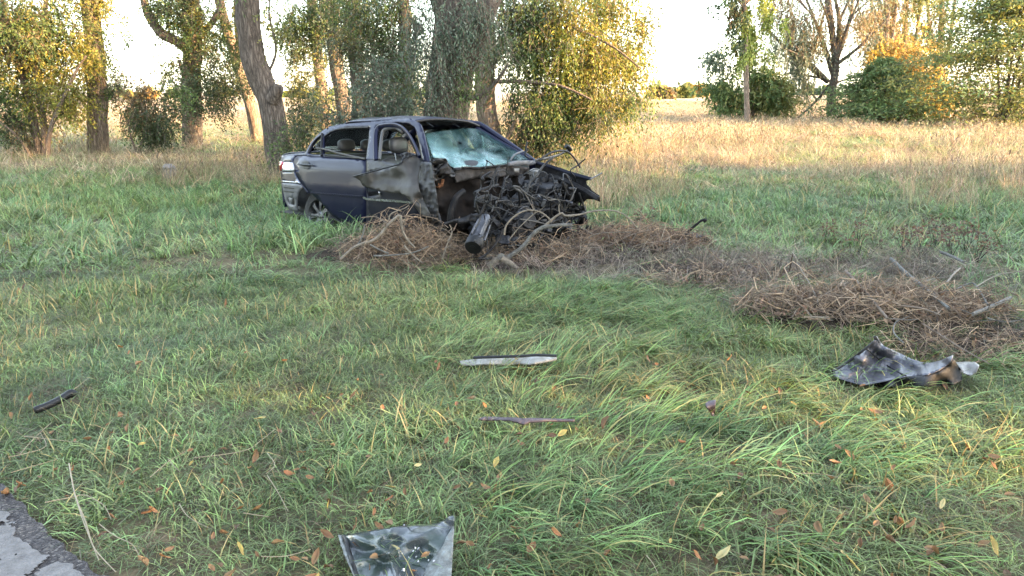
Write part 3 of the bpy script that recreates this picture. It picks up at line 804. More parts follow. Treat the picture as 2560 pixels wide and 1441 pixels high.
def scatter(name, label, col, nvar, P, rotz, tilt, tiltdir, sc, tint, rs, cat='grass'):
    n = len(P)
    me = bpy.data.meshes.new(name); me.vertices.add(n); me.vertices.foreach_set('co', np.asarray(P, np.float32).ravel())
    rot = np.zeros((n, 3), np.float32); rot[:, 2] = rotz
    rot[:, 0] = tilt * np.cos(tiltdir); rot[:, 1] = tilt * np.sin(tiltdir)
    for an, ty, ar, key in (('rot', 'FLOAT_VECTOR', rot, 'vector'), ('sc', 'FLOAT_VECTOR', sc, 'vector')):
        a = me.attributes.new(an, ty, 'POINT'); a.data.foreach_set(key, np.asarray(ar, np.float32).ravel())
    a = me.attributes.new('idx', 'INT', 'POINT'); a.data.foreach_set('value', rs.randint(0, nvar, n).astype(np.int32))
    a = me.attributes.new('tint', 'FLOAT_COLOR', 'POINT'); c = np.ones((n, 4), np.float32); c[:, :3] = tint; a.data.foreach_set('color', c.ravel())
    o = link(bpy.data.objects.new(name, me)); tag(o, label, cat, kind='stuff')
    ng = bpy.data.node_groups.new(name, 'GeometryNodeTree')
    ng.interface.new_socket('Geometry', in_out='INPUT', socket_type='NodeSocketGeometry'); ng.interface.new_socket('Geometry', in_out='OUTPUT', socket_type='NodeSocketGeometry')
    gi = ng.nodes.new('NodeGroupInput'); go = ng.nodes.new('NodeGroupOutput')
    ip = ng.nodes.new('GeometryNodeInstanceOnPoints'); ci = ng.nodes.new('GeometryNodeCollectionInfo')
    ci.inputs[0].default_value = col; ci.inputs['Separate Children'].default_value = True; ci.inputs['Reset Children'].default_value = True
    ip.inputs['Pick Instance'].default_value = True

    def na(nm, ty):
        x = ng.nodes.new('GeometryNodeInputNamedAttribute'); x.data_type = ty; x.inputs['Name'].default_value = nm; return x.outputs['Attribute']
    m2p = ng.nodes.new('GeometryNodeMeshToPoints')
    Lk = ng.links.new
    Lk(gi.outputs[0], m2p.inputs[0]); Lk(m2p.outputs[0], ip.inputs['Points']); Lk(ci.outputs[0], ip.inputs['Instance'])
    Lk(na('idx', 'INT'), ip.inputs['Instance Index'])
    e2r = ng.nodes.new('FunctionNodeEulerToRotation'); Lk(na('rot', 'FLOAT_VECTOR'), e2r.inputs[0]); Lk(e2r.outputs[0], ip.inputs['Rotation'])
    Lk(na('sc', 'FLOAT_VECTOR'), ip.inputs['Scale']); Lk(ip.outputs[0], go.inputs[0])
    md = o.modifiers.new('tufts', 'NODES'); md.node_group = ng
    return o


def frame_points(rs, y0, y1, dens, margin=2.4, power=0.0):
    """points over the part of the ground the camera could see, from depth y0 to y1"""
    area = .72 * (y1 ** 2 - y0 ** 2) + 2 * margin * (y1 - y0)
    n = int(area * dens)
    y = np.sqrt(rs.uniform(y0 ** 2, y1 ** 2, n * 2)); hw = .72 * y + margin
    x = rs.uniform(-1, 1, n * 2) * (.72 * y1 + margin)
    k = np.abs(x) < hw; x, y = x[k], y[k]
    return x[:n], y[:n]


def pxy(x, y):                       # ground place -> photo pixel
    d = y * CP + CAMH * SP; u = y * SP - CAMH * CP
    return 1280 + FPX * x / d, 720.5 - FPX * u / d


CAR_POS = Vector((-.99, 8.74, -.13)); CAR_YAW = R(-42.6)


def carlocal(x, y):
    dx, dy = x - CAR_POS.x, y - CAR_POS.y
    return dx * math.cos(CAR_YAW) + dy * math.sin(CAR_YAW), -dx * math.sin(CAR_YAW) + dy * math.cos(CAR_YAW)


def undercar(x, y):
    a, b = carlocal(x, y); return (a > -2.0) & (a < 2.0) & (np.abs(b) < .80)


def brushy(x, y):
    """0..1 where torn ground, twigs and straw cover the grass"""
    px, py = pxy(x, y); w = (fnoise(x * 1.7, y * 1.7 + 4, 3) - .5) * 90
    def ell(cx, cy, rx, ry): return 1 - sstep(.72, 1.12, np.sqrt(((px + w - cx) / rx) ** 2 + ((py + w * .3 - cy) / ry) ** 2))
    return np.maximum.reduce([ell(1000, 630, 190, 60), ell(1430, 655, 330, 58), ell(1800, 690, 280, 55), ell(2180, 745, 420, 105), ell(2450, 850, 250, 80)])


rs = np.random.RandomState(21)
P_short = proto('short_tufts', [tuft(100 + i, 20, .085, [.10, .12, .09, .15][i % 4], [.0042, .0058, .005, .0068][i % 4], .62, 1.6, 3, None, .06) for i in range(10)])
P_long = proto('long_tufts', [tuft(200 + i, 24, .09, .36, .011, .38, 2.0, 5, None, .06) for i in range(6)])
P_laid = proto('laid_tufts', [tuft(300 + i, 22, .10, .34, .0095, .85, 1.2, 5, .4, .07) for i in range(6)])
P_dry = proto('dry_tufts', [tuft(400 + i, 22, .16, .75, .0075, .14, .55, 3, None, 0, True) for i in range(6)])
P_tang = proto('straw_tangle', [tuft(500 + i, 22, .20, .42, .007, .75, 1.3, 3, None, 0) for i in range(6)])


def greens(x, y, rs):
    n = len(x); a = fnoise(x * .9, y * .9, 3); b = fnoise(x * 4 + 40, y * 4, 2)
    c = np.array([.160, .212, .082])[None] * (.55 + .95 * b)[:, None]
    yel = sstep(.52, .72, a)[:, None]
    c = c * (1 - yel * .35) + np.array([.225, .24, .095])[None] * yel * .35
    blu = sstep(.52, .30, a)[:, None]
    c = c * (1 - blu * .4) + np.array([.125, .195, .09])[None] * blu * .4
    return c * rs.uniform(.7, 1.3, (n, 1)) * rs.uniform(.92, 1.08, (n, 3))


# short verge grass
xa, ya = frame_points(rs, 1.75, 6.2, 520); xb, yb = frame_points(rs, 6.2, 15.5, 90)
x = np.concatenate([xa, xb]); y = np.concatenate([ya, yb]); far = np.concatenate([np.zeros(len(xa)), np.ones(len(xb))])
br = brushy(x, y); k = (roadside(x, y) > -.035 + .10 * fnoise(x * 6, y * 6, 2)) & ~undercar(x, y) & (rs.rand(len(x)) > br * .84) & (rs.rand(len(x)) < .75 + .6 * fnoise(x * 3, y * 3, 2))
x, y, far = x[k], y[k], far[k]; n = len(x)
s = (rs.uniform(.5, 1.35, n) * (.45 + 1.0 * fnoise(x * 1.6, y * 1.6, 3))); edge = sstep(0, .5, roadside(x, y)) * .4 + .6
sw = s * (1 + .9 * far); sc = np.stack([sw, sw, s * edge * (1 + .55 * far)], 1)
scatter('verge_grass', 'short green verge grass all over the foreground', P_short, 10, np.stack([x, y, gz(x, y)], 1), rs.uniform(0, 6.28, n), rs.uniform(0, .25, n), rs.uniform(0, 6.28, n), sc, greens(x, y, rs), rs)

# thatch: flattened blades, dead and green, closing the ground
xa, ya = frame_points(rs, 1.7, 6.5, 240); xb, yb = frame_points(rs, 6.5, 13, 30)
x = np.concatenate([xa, xb]); y = np.concatenate([ya, yb]); k = (roadside(x, y) > .0) & ~undercar(x, y) & (rs.rand(len(x)) > brushy(x, y) * .5); x, y = x[k], y[k]; n = len(x)
s = rs.uniform(.22, .5, n); gr = (rs.rand(n) < .72)[:, None]
t = np.where(gr, greens(x, y, rs) * .6, np.array([(.12, .09, .055), (.08, .062, .04), (.17, .13, .08)])[rs.randint(0, 3, n)] * rs.uniform(.6, 1.1, (n, 1)))  # darkened tint: shade in the gaps between blades is put into the colour
scatter('thatch', 'flattened old grass thatch on the soil between the tufts', P_tang, 6, np.stack([x, y, gz(x, y) + .010], 1), rs.uniform(0, 6.28, n), rs.uniform(0, .4, n), rs.uniform(0, 6.28, n), np.stack([s, s, s * .3], 1), t, rs)

# long lush tufts
xa, ya = frame_points(rs, 2.2, 7.0, 14); xb, yb = frame_points(rs, 7.0, 15.5, 30)
x = np.concatenate([xa, xb]); y = np.concatenate([ya, yb]); px, py = pxy(x, y)
m = sstep(.46, .62, fnoise(x * .8 + 9, y * .8 + 2, 3)); left = sstep(900, 500, px) * sstep(720, 560, py) * (py > 420); nearcar = np.exp(-(((px - 760) / 130) ** 2 + ((py - 590) / 55) ** 2))
pr = np.clip(m * .8 + left * .9 + nearcar * 1.5, 0, 1) * (1 - brushy(x, y) * .97)
k = (rs.rand(len(x)) < pr) & (roadside(x, y) > .5) & ~undercar(x, y); x, y = x[k], y[k]; px, py = px[k], py[k]; n = len(x)
s = rs.uniform(.45, .95, n) * (1 + .35 * np.exp(-(((px - 770) / 110) ** 2 + ((py - 580) / 50) ** 2))) * np.where(y < 7, .62, 1)
scatter('long_grass', 'long lush green grass in clumps on the verge', P_long, 6, np.stack([x, y, gz(x, y)], 1), rs.uniform(0, 6.28, n), rs.uniform(0, .3, n), rs.uniform(0, 6.28, n), np.stack([s * .9, s * .9, s], 1), greens(x, y, rs) * np.array([.85, .98, .92]), rs)

# laid, swept grass
xa, ya = frame_points(rs, 1.9, 6.5, 44); xb, yb = frame_points(rs, 6.5, 14.5, 26)
x = np.concatenate([xa, xb]); y = np.concatenate([ya, yb]); px, py = pxy(x, y)
pr = np.clip(sstep(900, 1500, px) * sstep(640, 800, py) + .25 * sstep(.5, .6, fnoise(x, y + 7, 3)) + .7 * sstep(700, 450, px) * (np.abs(py - 520) < 60), 0, 1) * (1 - brushy(x, y) * .85)
k = (rs.rand(len(x)) < pr) & (roadside(x, y) > .5) & ~undercar(x, y); x, y = x[k], y[k]; n = len(x)
dr = 6.0 * fnoise(x * .45 + 20, y * .45, 2) - 3.2 + rs.normal(0, .25, n)
s = rs.uniform(.5, 1.0, n)
scatter('laid_grass', 'long green grass blades pressed flat in sweeping waves', P_laid, 6, np.stack([x, y, gz(x, y) + .02], 1), dr, np.zeros(n), dr, np.stack([s, s, s], 1), greens(x, y, rs) * np.array([.9, 1.0, .85]), rs)

# straw and torn thatch round the wreck and over the piles
xa, ya = frame_points(rs, 3.0, 11, 150); br = brushy(xa, ya)
px, py = pxy(xa, ya)
k = rs.rand(len(xa)) < br * .75 * (1 - .3 * (py > 700)); x, y = xa[k], ya[k]; n = len(x)
s = rs.uniform(.3, .75, n); t = np.array([(.21, .165, .125), (.145, .115, .088), (.29, .23, .17), (.10, .078, .062), (.21, .185, .135)])[rs.randint(0, 5, n)] * rs.uniform(.7, 1.2, (n, 1))
scatter('straw_litter', 'brown straw and torn dead grass littering the ground round the wreck', P_tang, 6, np.stack([x, y, gz(x, y) + rs.uniform(-.01, .04, n)], 1), rs.uniform(0, 6.28, n), rs.uniform(.2, .9, n), rs.uniform(0, 6.28, n), np.stack([s, s, s * .62], 1), t, rs, 'straw')

# tall dry grass behind
xb, yb = frame_points(rs, 10.5, 20, 26, 1.5); xc, yc = frame_points(rs, 20, 48, 17, 2); xd, yd = frame_points(rs, 48, 110, 3.0, 3)
x = np.concatenate([xb, xc, xd]); y = np.concatenate([yb, yc, yd]); px, py = pxy(x, y)
fn = fnoise(x * .35, y * .35 + 3, 3)
right = px > 1420
pr = np.where(y < 20, sstep(.47, .62, fn) * sstep(12.2, 16, y) * .75, np.where(y < 30, .10 + .75 * sstep(.47, .6, fn), .25 + .6 * sstep(.42, .58, fn)))
pr = np.where((y < 17) & (np.abs(px - 560) < 170) & (py > 395) & (py < 470), .9, pr)
pr = np.where((y < 17) & (np.abs(px - 1560) < 130) & (py > 400) & (py < 560), np.maximum(pr, .45), pr)
pr = np.where((y < 17) & (px > 2250) & (py > 340), np.maximum(pr, .5), pr)
pr = np.where((~right) & (y > 16) & (y < 34), pr * .35, pr)
pr = np.where((y > 26) & (px < 1200), pr * .25, pr)
k = (rs.rand(len(x)) < pr) & ~undercar(x, y); x, y = x[k], y[k]; n = len(x)
s = rs.uniform(.4, 1.2, n) * np.where(y < 17, .75, np.where(y < 24, .8, .58)) * (.45 + 1.1 * fnoise(x * .6 + 8, y * .6, 3)); w = np.where(y < 20, 1., np.where(y < 48, 1.8, 3.4))
pal = np.array([(.42, .30, .175), (.36, .255, .16), (.46, .35, .22), (.30, .23, .15), (.32, .29, .15)])
t = pal[rs.randint(0, 5, n)] * rs.uniform(.75, 1.15, (n, 1)) * (.45 + 1.1 * fnoise(x * .3, y * .3 + 90, 3))[:, None]
scatter('dry_grass', 'tall dry straw coloured grass across the field behind the car', P_dry, 6, np.stack([x, y, gz(x, y)], 1), rs.uniform(0, 6.28, n), rs.uniform(0, .55, n), rs.uniform(0, 6.28, n), np.stack([s * w, s * w, s], 1), t, rs)
# tangled fallen dry grass and green undergrowth between
xb, yb = frame_points(rs, 11.5, 22, 30, 1.5); xc, yc = frame_points(rs, 22, 55, 9, 2); x = np.concatenate([xb, xc]); y = np.concatenate([yb, yc]); px, py = pxy(x, y)
k = (rs.rand(len(x)) < np.where(y < 22, .35 + .5 * sstep(.4, .6, fnoise(x * .5 + 3, y * .5, 3)), .8) * sstep(11.5, 15, y)) & ~undercar(x, y); x, y = x[k], y[k]; n = len(x)
s = rs.uniform(.7, 1.3, n); w = np.where(y < 22, 1.1, 2.2)
t = pal[rs.randint(0, 5, n)] * rs.uniform(.7, 1.1, (n, 1))
scatter('fallen_dry_grass', 'matted fallen dry grass in the field behind the car', P_tang, 6, np.stack([x, y, gz(x, y)], 1), rs.uniform(0, 6.28, n), rs.uniform(0, .5, n), rs.uniform(0, 6.28, n), np.stack([s * w, s * w, s], 1), t, rs)
xb, yb = frame_points(rs, 13, 36, 30, 1.5); x, y = xb, yb
px, py = pxy(x, y); k = (rs.rand(len(x)) < np.where((px < 1250) & (y < 30), .35, .15) + .85 * sstep(.44, .56, fnoise(x * .4 + 33, y * .4, 3))); x, y = x[k], y[k]; n = len(x)
s = rs.uniform(.5, .95, n); w = np.where(y < 20, 1.3, 2.2)
scatter('field_green_grass', 'green grass patches among the dry grass behind the car', P_long, 6, np.stack([x, y, gz(x, y)], 1), rs.uniform(0, 6.28, n), rs.uniform(0, .3, n), rs.uniform(0, 6.28, n), np.stack([s * w, s * w, s * .9], 1), greens(x, y, rs) * np.array([1.25, 1.2, .95]), rs)
# the tall lush clump in front of the rear wheel
n = 46; c0 = G(785, 606); x = c0.x + rs.normal(0, .26, n); y = c0.y + rs.normal(0, .16, n); k = ~undercar(x, y); x, y = x[k], y[k]; n = len(x); s = rs.uniform(.8, 1.35, n)
scatter('tall_grass_clump', 'tall lush grass clump hiding the rear wheel', P_long, 6, np.stack([x, y, gz(x, y)], 1), rs.uniform(0, 6.28, n), rs.uniform(0, .25, n), rs.uniform(0, 6.28, n), np.stack([s, s, s], 1), greens(x, y, rs) * np.array([.9, 1, .95]), rs)
# ------------------------------------------------------------------ the wrecked car
CAR_ROT = Matrix.Rotation(CAR_YAW, 3, 'Z') @ Matrix.Rotation(R(-2.2), 3, 'Y') @ Matrix.Rotation(R(-3.1), 3, 'X')
CAR_INV = CAR_ROT.inverted()
car = empty('wrecked_sedan', CAR_POS, CAR_ROT.to_euler())
tag(car, 'wrecked dark blue sedan with its front torn off, standing in the grass', 'car')
EYE = CAR_INV @ (Vector((0, 0, CAMH)) - CAR_POS)


def cray(px, py): return (CAR_INV @ ray(px, py)).normalized()


_wz = [.10, .25, .45, .65, .85, .95, 1.40, 1.44, 1.47, 1.50]; _ww = [.74, .795, .832, .85, .835, .805, .585, .47, .2, .0]


def halfw(x, z):
    w = float(np.interp(z, _wz, _ww))
    if x < -1.2: w -= .13 * ((-1.2 - x)) ** 2
    if x > 1.2: w -= .10 * (x - 1.2) ** 2
    return w


def side_hit(px, py, off=0.):
    d = cray(px, py); t = 4.0; g0 = None
    while t < 14:
        p = EYE + d * t; g = p.y + halfw(p.x, p.z) + off
        if g > 0: break
        t += .15
    else:
        t = (-.5 - EYE.y) / d.y; return EYE + d * t
    a, b = t - .15, t
    for _ in range(18):
        m = (a + b) / 2; p = EYE + d * m
        if p.y + halfw(p.x, p.z) + off > 0: b = m
        else: a = m
    return EYE + d * b


def yhit(px, py, y0): d = cray(px, py); return EYE + d * ((y0 - EYE.y) / d.y)


def xhit(px, py, x0): d = cray(px, py); return EYE + d * ((x0 - EYE.x) / d.x)


def Z1(P): return [(660 + a / 3.602, 260 + b / 3.602) for a, b in P]


def Z2(P): return [(1040 + a / 3.515, 280 + b / 3.515) for a, b in P]


def inpoly(x, y, P):
    c = False; j = len(P) - 1
    for i in range(len(P)):
        if (P[i][1] > y) != (P[j][1] > y) and x < (P[j][0] - P[i][0]) * (y - P[i][1]) / (P[j][1] - P[i][1]) + P[i][0]: c = not c
        j = i
    return c


def dens(P, r, closed=True):
    out = []; n = len(P)
    for i in range(n if closed else n - 1):
        a = np.array(P[i], float); b = np.array(P[(i + 1) % n], float); m = max(1, int(np.ceil(np.linalg.norm(b - a) / r)))
        for k in range(m): out.append(tuple(a + (b - a) * k / m))
    return out


def tri2d(outline, holes, res, jit=.25, seed=0):
    rg = random.Random(seed); pts = []; ed = []; loops = [dens(outline, res)] + [dens(h, res) for h in holes]
    for L_ in loops:
        o = len(pts); pts += L_; ed += [(o + i, o + (i + 1) % len(L_)) for i in range(len(L_))]
    bp = np.array(pts); xs_, ys_ = bp[:, 0], bp[:, 1]; y = ys_.min() + res * .5; row = 0
    while y < ys_.max():
        x = xs_.min() + (row % 2) * res * .5
        while x < xs_.max():
            q = (x + rg.uniform(-jit, jit) * res, y + rg.uniform(-jit, jit) * res)
            if inpoly(*q, outline) and not any(inpoly(*q, h) for h in holes) and ((bp - q) ** 2).sum(1).min() > (res * .55) ** 2: pts.append(q)
            x += res
        y += res * .87; row += 1
    r = delaunay_2d_cdt([Vector(p) for p in pts], ed, [], 0, 1e-5)
    V = [tuple(v) for v in r[0]]; F = []
    for f in r[2]:
        cx = sum(V[i][0] for i in f) / len(f); cy = sum(V[i][1] for i in f) / len(f)
        if inpoly(cx, cy, outline) and not any(inpoly(cx, cy, h) for h in holes): F.append(tuple(f))
    return V, F


def sheet(name, outline, mt, hit, parent=None, holes=(), res=9, thick=.006, off=None, amp=0., fs=.03, seed=0, smooth=True, ridge=False, inward=1, ay=1.):
    """panel cut to an outline in the photo, laid on the surface hit(px,py,offset); off: list of (px,py,offset) control points"""
    V, F = tri2d(outline, holes, res, seed=seed); W = []
    for (x, y) in V:
        o = 0.
        if off is not None:
            ws = [1 / ((x - a) ** 2 + (y - b) ** 2 + 90) ** 1.3 for a, b, c in off]; o = sum(w * c for w, (_, _, c) in zip(ws, off)) / sum(ws)
        if amp:
            n = noise.noise(Vector((x * fs + seed * 9.7 + y * fs * .25, y * fs * ay, seed))); n2 = noise.noise(Vector((x * fs * 2.6 + seed, y * fs * 2.6, seed * 3.)))
            o += amp * ((1 - 2.2 * abs(n)) if ridge else n) + amp * .45 * n2
        W.append(hit(x, y, o))
    # outward winding
    n = Vector()
    for f in F[:40]:
        a, b, c = (W[i] for i in f[:3]); n += (b - a).cross(c - a)
    if n.dot(EYE - W[F[0][0]]) < 0: F = [f[::-1] for f in F]
    o = mk(name, W, F, mt, parent or car, smooth)
    if thick:
        md = o.modifiers.new('thickness', 'SOLIDIFY'); md.thickness = thick; md.offset = -1 * inward
    return o


def xzpanel(name, outline, holes, mt, yf, parent=None, res=.09, thick=.02, flip=False):
    V, F = tri2d(outline, holes, res, .15); W = [Vector((x, yf(x, z), z)) for x, z in V]
    o = mk(name, W, [f[::-1] for f in F] if flip else F, mt, parent or car)
    md = o.modifiers.new('thickness', 'SOLIDIFY'); md.thickness = thick; md.offset = 0
    return o


def carpaint():
    m, nt, o = newmat('navy_paint'); L = nt.links
    b = N(nt, 'ShaderNodeBsdfPrincipled'); tc = N(nt, 'ShaderNodeTexCoord')
    n = N(nt, 'ShaderNodeTexNoise'); n.inputs['Scale'].default_value = 5; n.inputs['Detail'].default_value = 8; n.inputs['Roughness'].default_value = .7; L.new(tc.outputs['Object'], n.inputs['Vector'])
    L.new(ramp(nt, n.outputs[0], [(.35, (.0042, .0052, .020)), (.62, (.005, .006, .022)), (.8, (.0075, .008, .022))]), b.inputs['Base Color'])
    b.inputs['Metallic'].default_value = .1
    mr = N(nt, 'ShaderNodeMapRange'); mr.inputs[1].default_value = .35; mr.inputs[2].default_value = .8; mr.inputs[3].default_value = .3; mr.inputs[4].default_value = .42; L.new(n.outputs[0], mr.inputs[0]); L.new(mr.outputs[0], b.inputs['Roughness'])
    b.inputs['Specular IOR Level'].default_value = .22; b.inputs['Coat Weight'].default_value = .14; b.inputs['Coat Roughness'].default_value = .06
    n2 = N(nt, 'ShaderNodeTexNoise'); n2.inputs['Scale'].default_value = 3.; L.new(tc.outputs['Object'], n2.inputs['Vector'])
    bp = N(nt, 'ShaderNodeBump'); bp.inputs['Strength'].default_value = .03; bp.inputs['Distance'].default_value = .01; L.new(n2.outputs[0], bp.inputs['Height']); L.new(bp.outputs[0], b.inputs['Normal'])
    L.new(b.outputs[0], o.inputs[0]); return m


def shatterglass(name='shattered_glass', clear=.35):
    m, nt, o = newmat(name); L = nt.links
    tc = N(nt, 'ShaderNodeTexCoord')
    v = N(nt, 'ShaderNodeTexVoronoi'); v.feature = 'DISTANCE_TO_EDGE'; v.inputs['Scale'].default_value = 38; L.new(tc.outputs['Object'], v.inputs['Vector'])
    n = N(nt, 'ShaderNodeTexNoise'); n.inputs['Scale'].default_value = 4.5; n.inputs['Detail'].default_value = 5; L.new(tc.outputs['Object'], n.inputs['Vector'])
    a = N(nt, 'ShaderNodeAttribute'); a.attribute_name = 'col'
    b = N(nt, 'ShaderNodeBsdfPrincipled'); b.inputs['Roughness'].default_value = .22
    L.new(ramp(nt, n.outputs[0], [(.3, (.04, .10, .095)), (.5, (.10, .20, .195)), (.68, (.30, .38, .39))]), b.inputs['Base Color'])
    t = N(nt, 'ShaderNodeBsdfTransparent'); t.inputs[0].default_value = (.78, .90, .86, 1)
    # clear where not crazed; crack lines everywhere
    cr = N(nt, 'ShaderNodeMath'); cr.operation = 'LESS_THAN'; cr.inputs[1].default_value = .035; L.new(v.outputs['Distance'], cr.inputs[0])
    s = N(nt, 'ShaderNodeSeparateColor'); L.new(a.outputs['Color'], s.inputs[0])
    ad = N(nt, 'ShaderNodeMath'); ad.operation = 'MULTIPLY_ADD'; ad.inputs[1].default_value = .22; ad.use_clamp = True; L.new(cr.outputs[0], ad.inputs[0]); L.new(s.outputs[0], ad.inputs[2])
    nn = N(nt, 'ShaderNodeMath'); nn.operation = 'MULTIPLY_ADD'; nn.inputs[1].default_value = .3; nn.use_clamp = True; sub = N(nt, 'ShaderNodeMath'); sub.operation = 'SUBTRACT'; sub.inputs[1].default_value = .5; L.new(n.outputs[0], sub.inputs[0])
    L.new(sub.outputs[0], nn.inputs[0]); L.new(ad.outputs[0], nn.inputs[2])
    ms = N(nt, 'ShaderNodeMixShader'); L.new(nn.outputs[0], ms.inputs[0]); L.new(t.outputs[0], ms.inputs[1]); L.new(b.outputs[0], ms.inputs[2])
    bp = N(nt, 'ShaderNodeBump'); bp.inputs['Strength'].default_value = .5; bp.inputs['Distance'].default_value = .01; L.new(v.outputs['Distance'], bp.inputs['Height']); L.new(bp.outputs[0], b.inputs['Normal'])
    L.new(ms.outputs[0], o.inputs[0]); return m


def thinglass(name, col, mix):
    m, nt, o = newmat(name); L = nt.links
    t = N(nt, 'ShaderNodeBsdfTransparent'); t.inputs[0].default_value = (*col, 1); g = N(nt, 'ShaderNodeBsdfGlossy'); g.inputs['Roughness'].default_value = .06
    f = N(nt, 'ShaderNodeFresnel'); f.inputs[0].default_value = 1.5
    a = N(nt, 'ShaderNodeMath'); a.operation = 'ADD'; a.inputs[1].default_value = mix; L.new(f.outputs[0], a.inputs[0])
    ms = N(nt, 'ShaderNodeMixShader'); L.new(a.outputs[0], ms.inputs[0]); L.new(t.outputs[0], ms.inputs[1]); L.new(g.outputs[0], ms.inputs[2]); L.new(ms.outputs[0], o.inputs[0]); return m


M['navy'] = carpaint()
M['navy_dirty'] = mat('navy_lower_paint', [(.006, .007, .015), (.010, .011, .022), (.024, .023, .025)], 6, .5, .0, .06, coat=.0, spec=.15)
M['bare'] = mat('bent_sheet_metal', [(.062, .058, .052), (.078, .072, .065), (.10, .092, .083)], 5, .5, .35, .2, bscale=14, spec=.3)
M['bare_lite'] = mat('crumpled_inner_metal', [(.05, .049, .05), (.072, .07, .07), (.10, .096, .093)], 7, .5, .35, .2, bscale=18, spec=.3)
M['black'] = mat('black_plastic', [(0.0043, 0.0043, 0.005), (0.0094, 0.0094, 0.0101), (0.0202, 0.0187, 0.0187)], 9, .5, 0, .2, spec=.3)
M['soot'] = mat('sooty_metal', [(0.0043, 0.0043, 0.005), (0.0158, 0.0144, 0.0144), (0.0432, 0.0374, 0.0346)], 9, .6, .25, .4, spec=.2)
M['mud'] = mat('dirty_firewall', [(0.0043, 0.0036, 0.0036), (0.0144, 0.0115, 0.0101), (0.0432, 0.0324, 0.0259)], 4, .85, 0, .5, bscale=12, spec=.1)
M['cowl'] = mat('dusty_cowl_metal', [(0.0144, 0.013, 0.013), (0.0432, 0.0374, 0.0346), (0.0936, 0.0792, 0.072)], 7, .6, .3, .3, spec=.22)
M['alu'] = mat('cast_aluminium', [(.05, .05, .055), (.14, .14, .155), (.30, .3, .32)], 8, .42, .7, .35, bscale=30)
M['steel'] = mat('dark_cast_iron', [(0.0144, 0.0144, 0.0158), (0.036, 0.036, 0.0396), (0.0864, 0.0828, 0.0828)], 10, .5, .5, .5, spec=.28)
M['rubber'] = mat('tyre_rubber', [(.012, .012, .012), (.025, .024, .023), (.055, .052, .047)], 12, .8, 0, .3)
M['bumper'] = mat('grey_bumper_plastic', [(.08, .08, .087), (.13, .13, .14), (.20, .197, .2)], 6, .55, 0, .1)
M['chrome'] = mat('brushed_trim', [(.3, .3, .33), (.42, .42, .45), (.5, .5, .54)], 10, .25, .8, .03)
M['redlens'] = mat('red_lens', [(.35, .015, .02), (.5, .02, .03)], 8, .15, 0, 0, coat=1)
M['clearlens'] = mat('clear_lens', [(.55, .55, .58), (.8, .8, .82), (.9, .9, .92)], 14, .15, .3, .3, bscale=60, coat=1, stretch=(1, 1, .15))
M['seat'] = mat('grey_leather', [(.055, .05, .05), (.075, .07, .07), (.10, .095, .092)], 7, .45, 0, .12)
M['trim'] = mat('grey_cabin_trim', [(.10, .095, .095), (.14, .135, .13)], 6, .7, 0, .1)
M['foam'] = mat('torn_foam', [(.25, .15, .08), (.42, .30, .18), (.5, .40, .28)], 12, .9, 0, .5)
M['rust'] = mat('orange_rust', [(.2, .07, .03), (.36, .15, .06)], 14, .85, 0, .4)
M['white_plastic'] = mat('dusty_white_plastic', [(.12, .115, .105), (.24, .225, .2)], 10, .5, 0, .1)
M['wshield'] = shatterglass()
M['glass'] = thinglass('tinted_side_glass', (.82, .88, .84), .05)
M['liner'] = mat('black_inner_liner', [(.01, .01, .011), (.02, .02, .021)], 6, .8, 0, .1)

sideh = lambda x, y, o=0.: side_hit(x, y, o)
# ---- right side, panel by panel
rdoor = sheet('rear_door', Z1([(268, 520), (275, 490), (300, 469), (370, 466), (520, 474), (700, 483), (915, 499), (916, 560), (912, 640), (914, 740), (916, 840), (918, 960), (918, 1086), (800, 1088), (700, 1062), (640, 1022), (590, 980), (520, 898), (470, 850), (405, 795), (345, 725), (300, 650), (275, 580)]), M['navy'], sideh, res=9,
              amp=.0015, fs=.02, seed=1)
def strip(name, P, w, mt, parent, off=.004, z=Z1, hit=side_hit, th=.008):
    P = spline(z(P), 5); a = [hit(x, y - w / 2, off + th) for x, y in P]; b = [hit(x, y + w / 2, off + th) for x, y in P]; a2 = [hit(x, y - w / 2 - .3, off - .004) for x, y in P]; b2 = [hit(x, y + w / 2 + .3, off - .004) for x, y in P]
    V = []; F = []
    for i in range(len(P)):
        V += [a2[i], a[i], b[i], b2[i]]
        if i:
            for k in range(3): F.append(((i - 1) * 4 + k, (i - 1) * 4 + k + 1, i * 4 + k + 1, i * 4 + k))
    return mk(name, V, F, mt, parent, smooth=False)


strip('moulding', [(410, 802), (600, 815), (780, 828), (912, 838)], 3.2, M['navy'], rdoor)
hb = MB(); hp = [side_hit(*q, .026) for q in Z1([(300, 546), (335, 546), (370, 549), (410, 551), (440, 554)])]
hb.tube(hp, [.006, .011, .013, .012, .007], 8, flat=.8); hd = hb.obj('handle', M['black'], rdoor)
sheet('handle_recess', Z1([(340, 525), (360, 515), (390, 515), (405, 530), (410, 575), (390, 588), (358, 586), (342, 572)]), M['black'], lambda x, y, o: side_hit(x, y, .008), rdoor, res=4, thick=0)
fdoor = sheet('front_door', Z1([(921, 505), (1000, 515), (1100, 528), (1200, 545), (1260, 600), (1330, 700), (1380, 880), (1398, 1050), (1380, 1086), (1100, 1093), (921, 1087), (921, 900)]), M['navy_dirty'], sideh, res=9, holes=[Z1([(930, 760), (1000, 768), (1032, 790), (1032, 822), (940, 835), (930, 800)])],
              off=[(*Z1([(1000, 600)])[0], -.03), (*Z1([(1150, 600)])[0], -.03), (*Z1([(1000, 720)])[0], 0), (*Z1([(1200, 720)])[0], 0), (*Z1([(1000, 950)])[0], 0), (*Z1([(1250, 950)])[0], 0), (*Z1([(930, 520)])[0], 0)], seed=2)
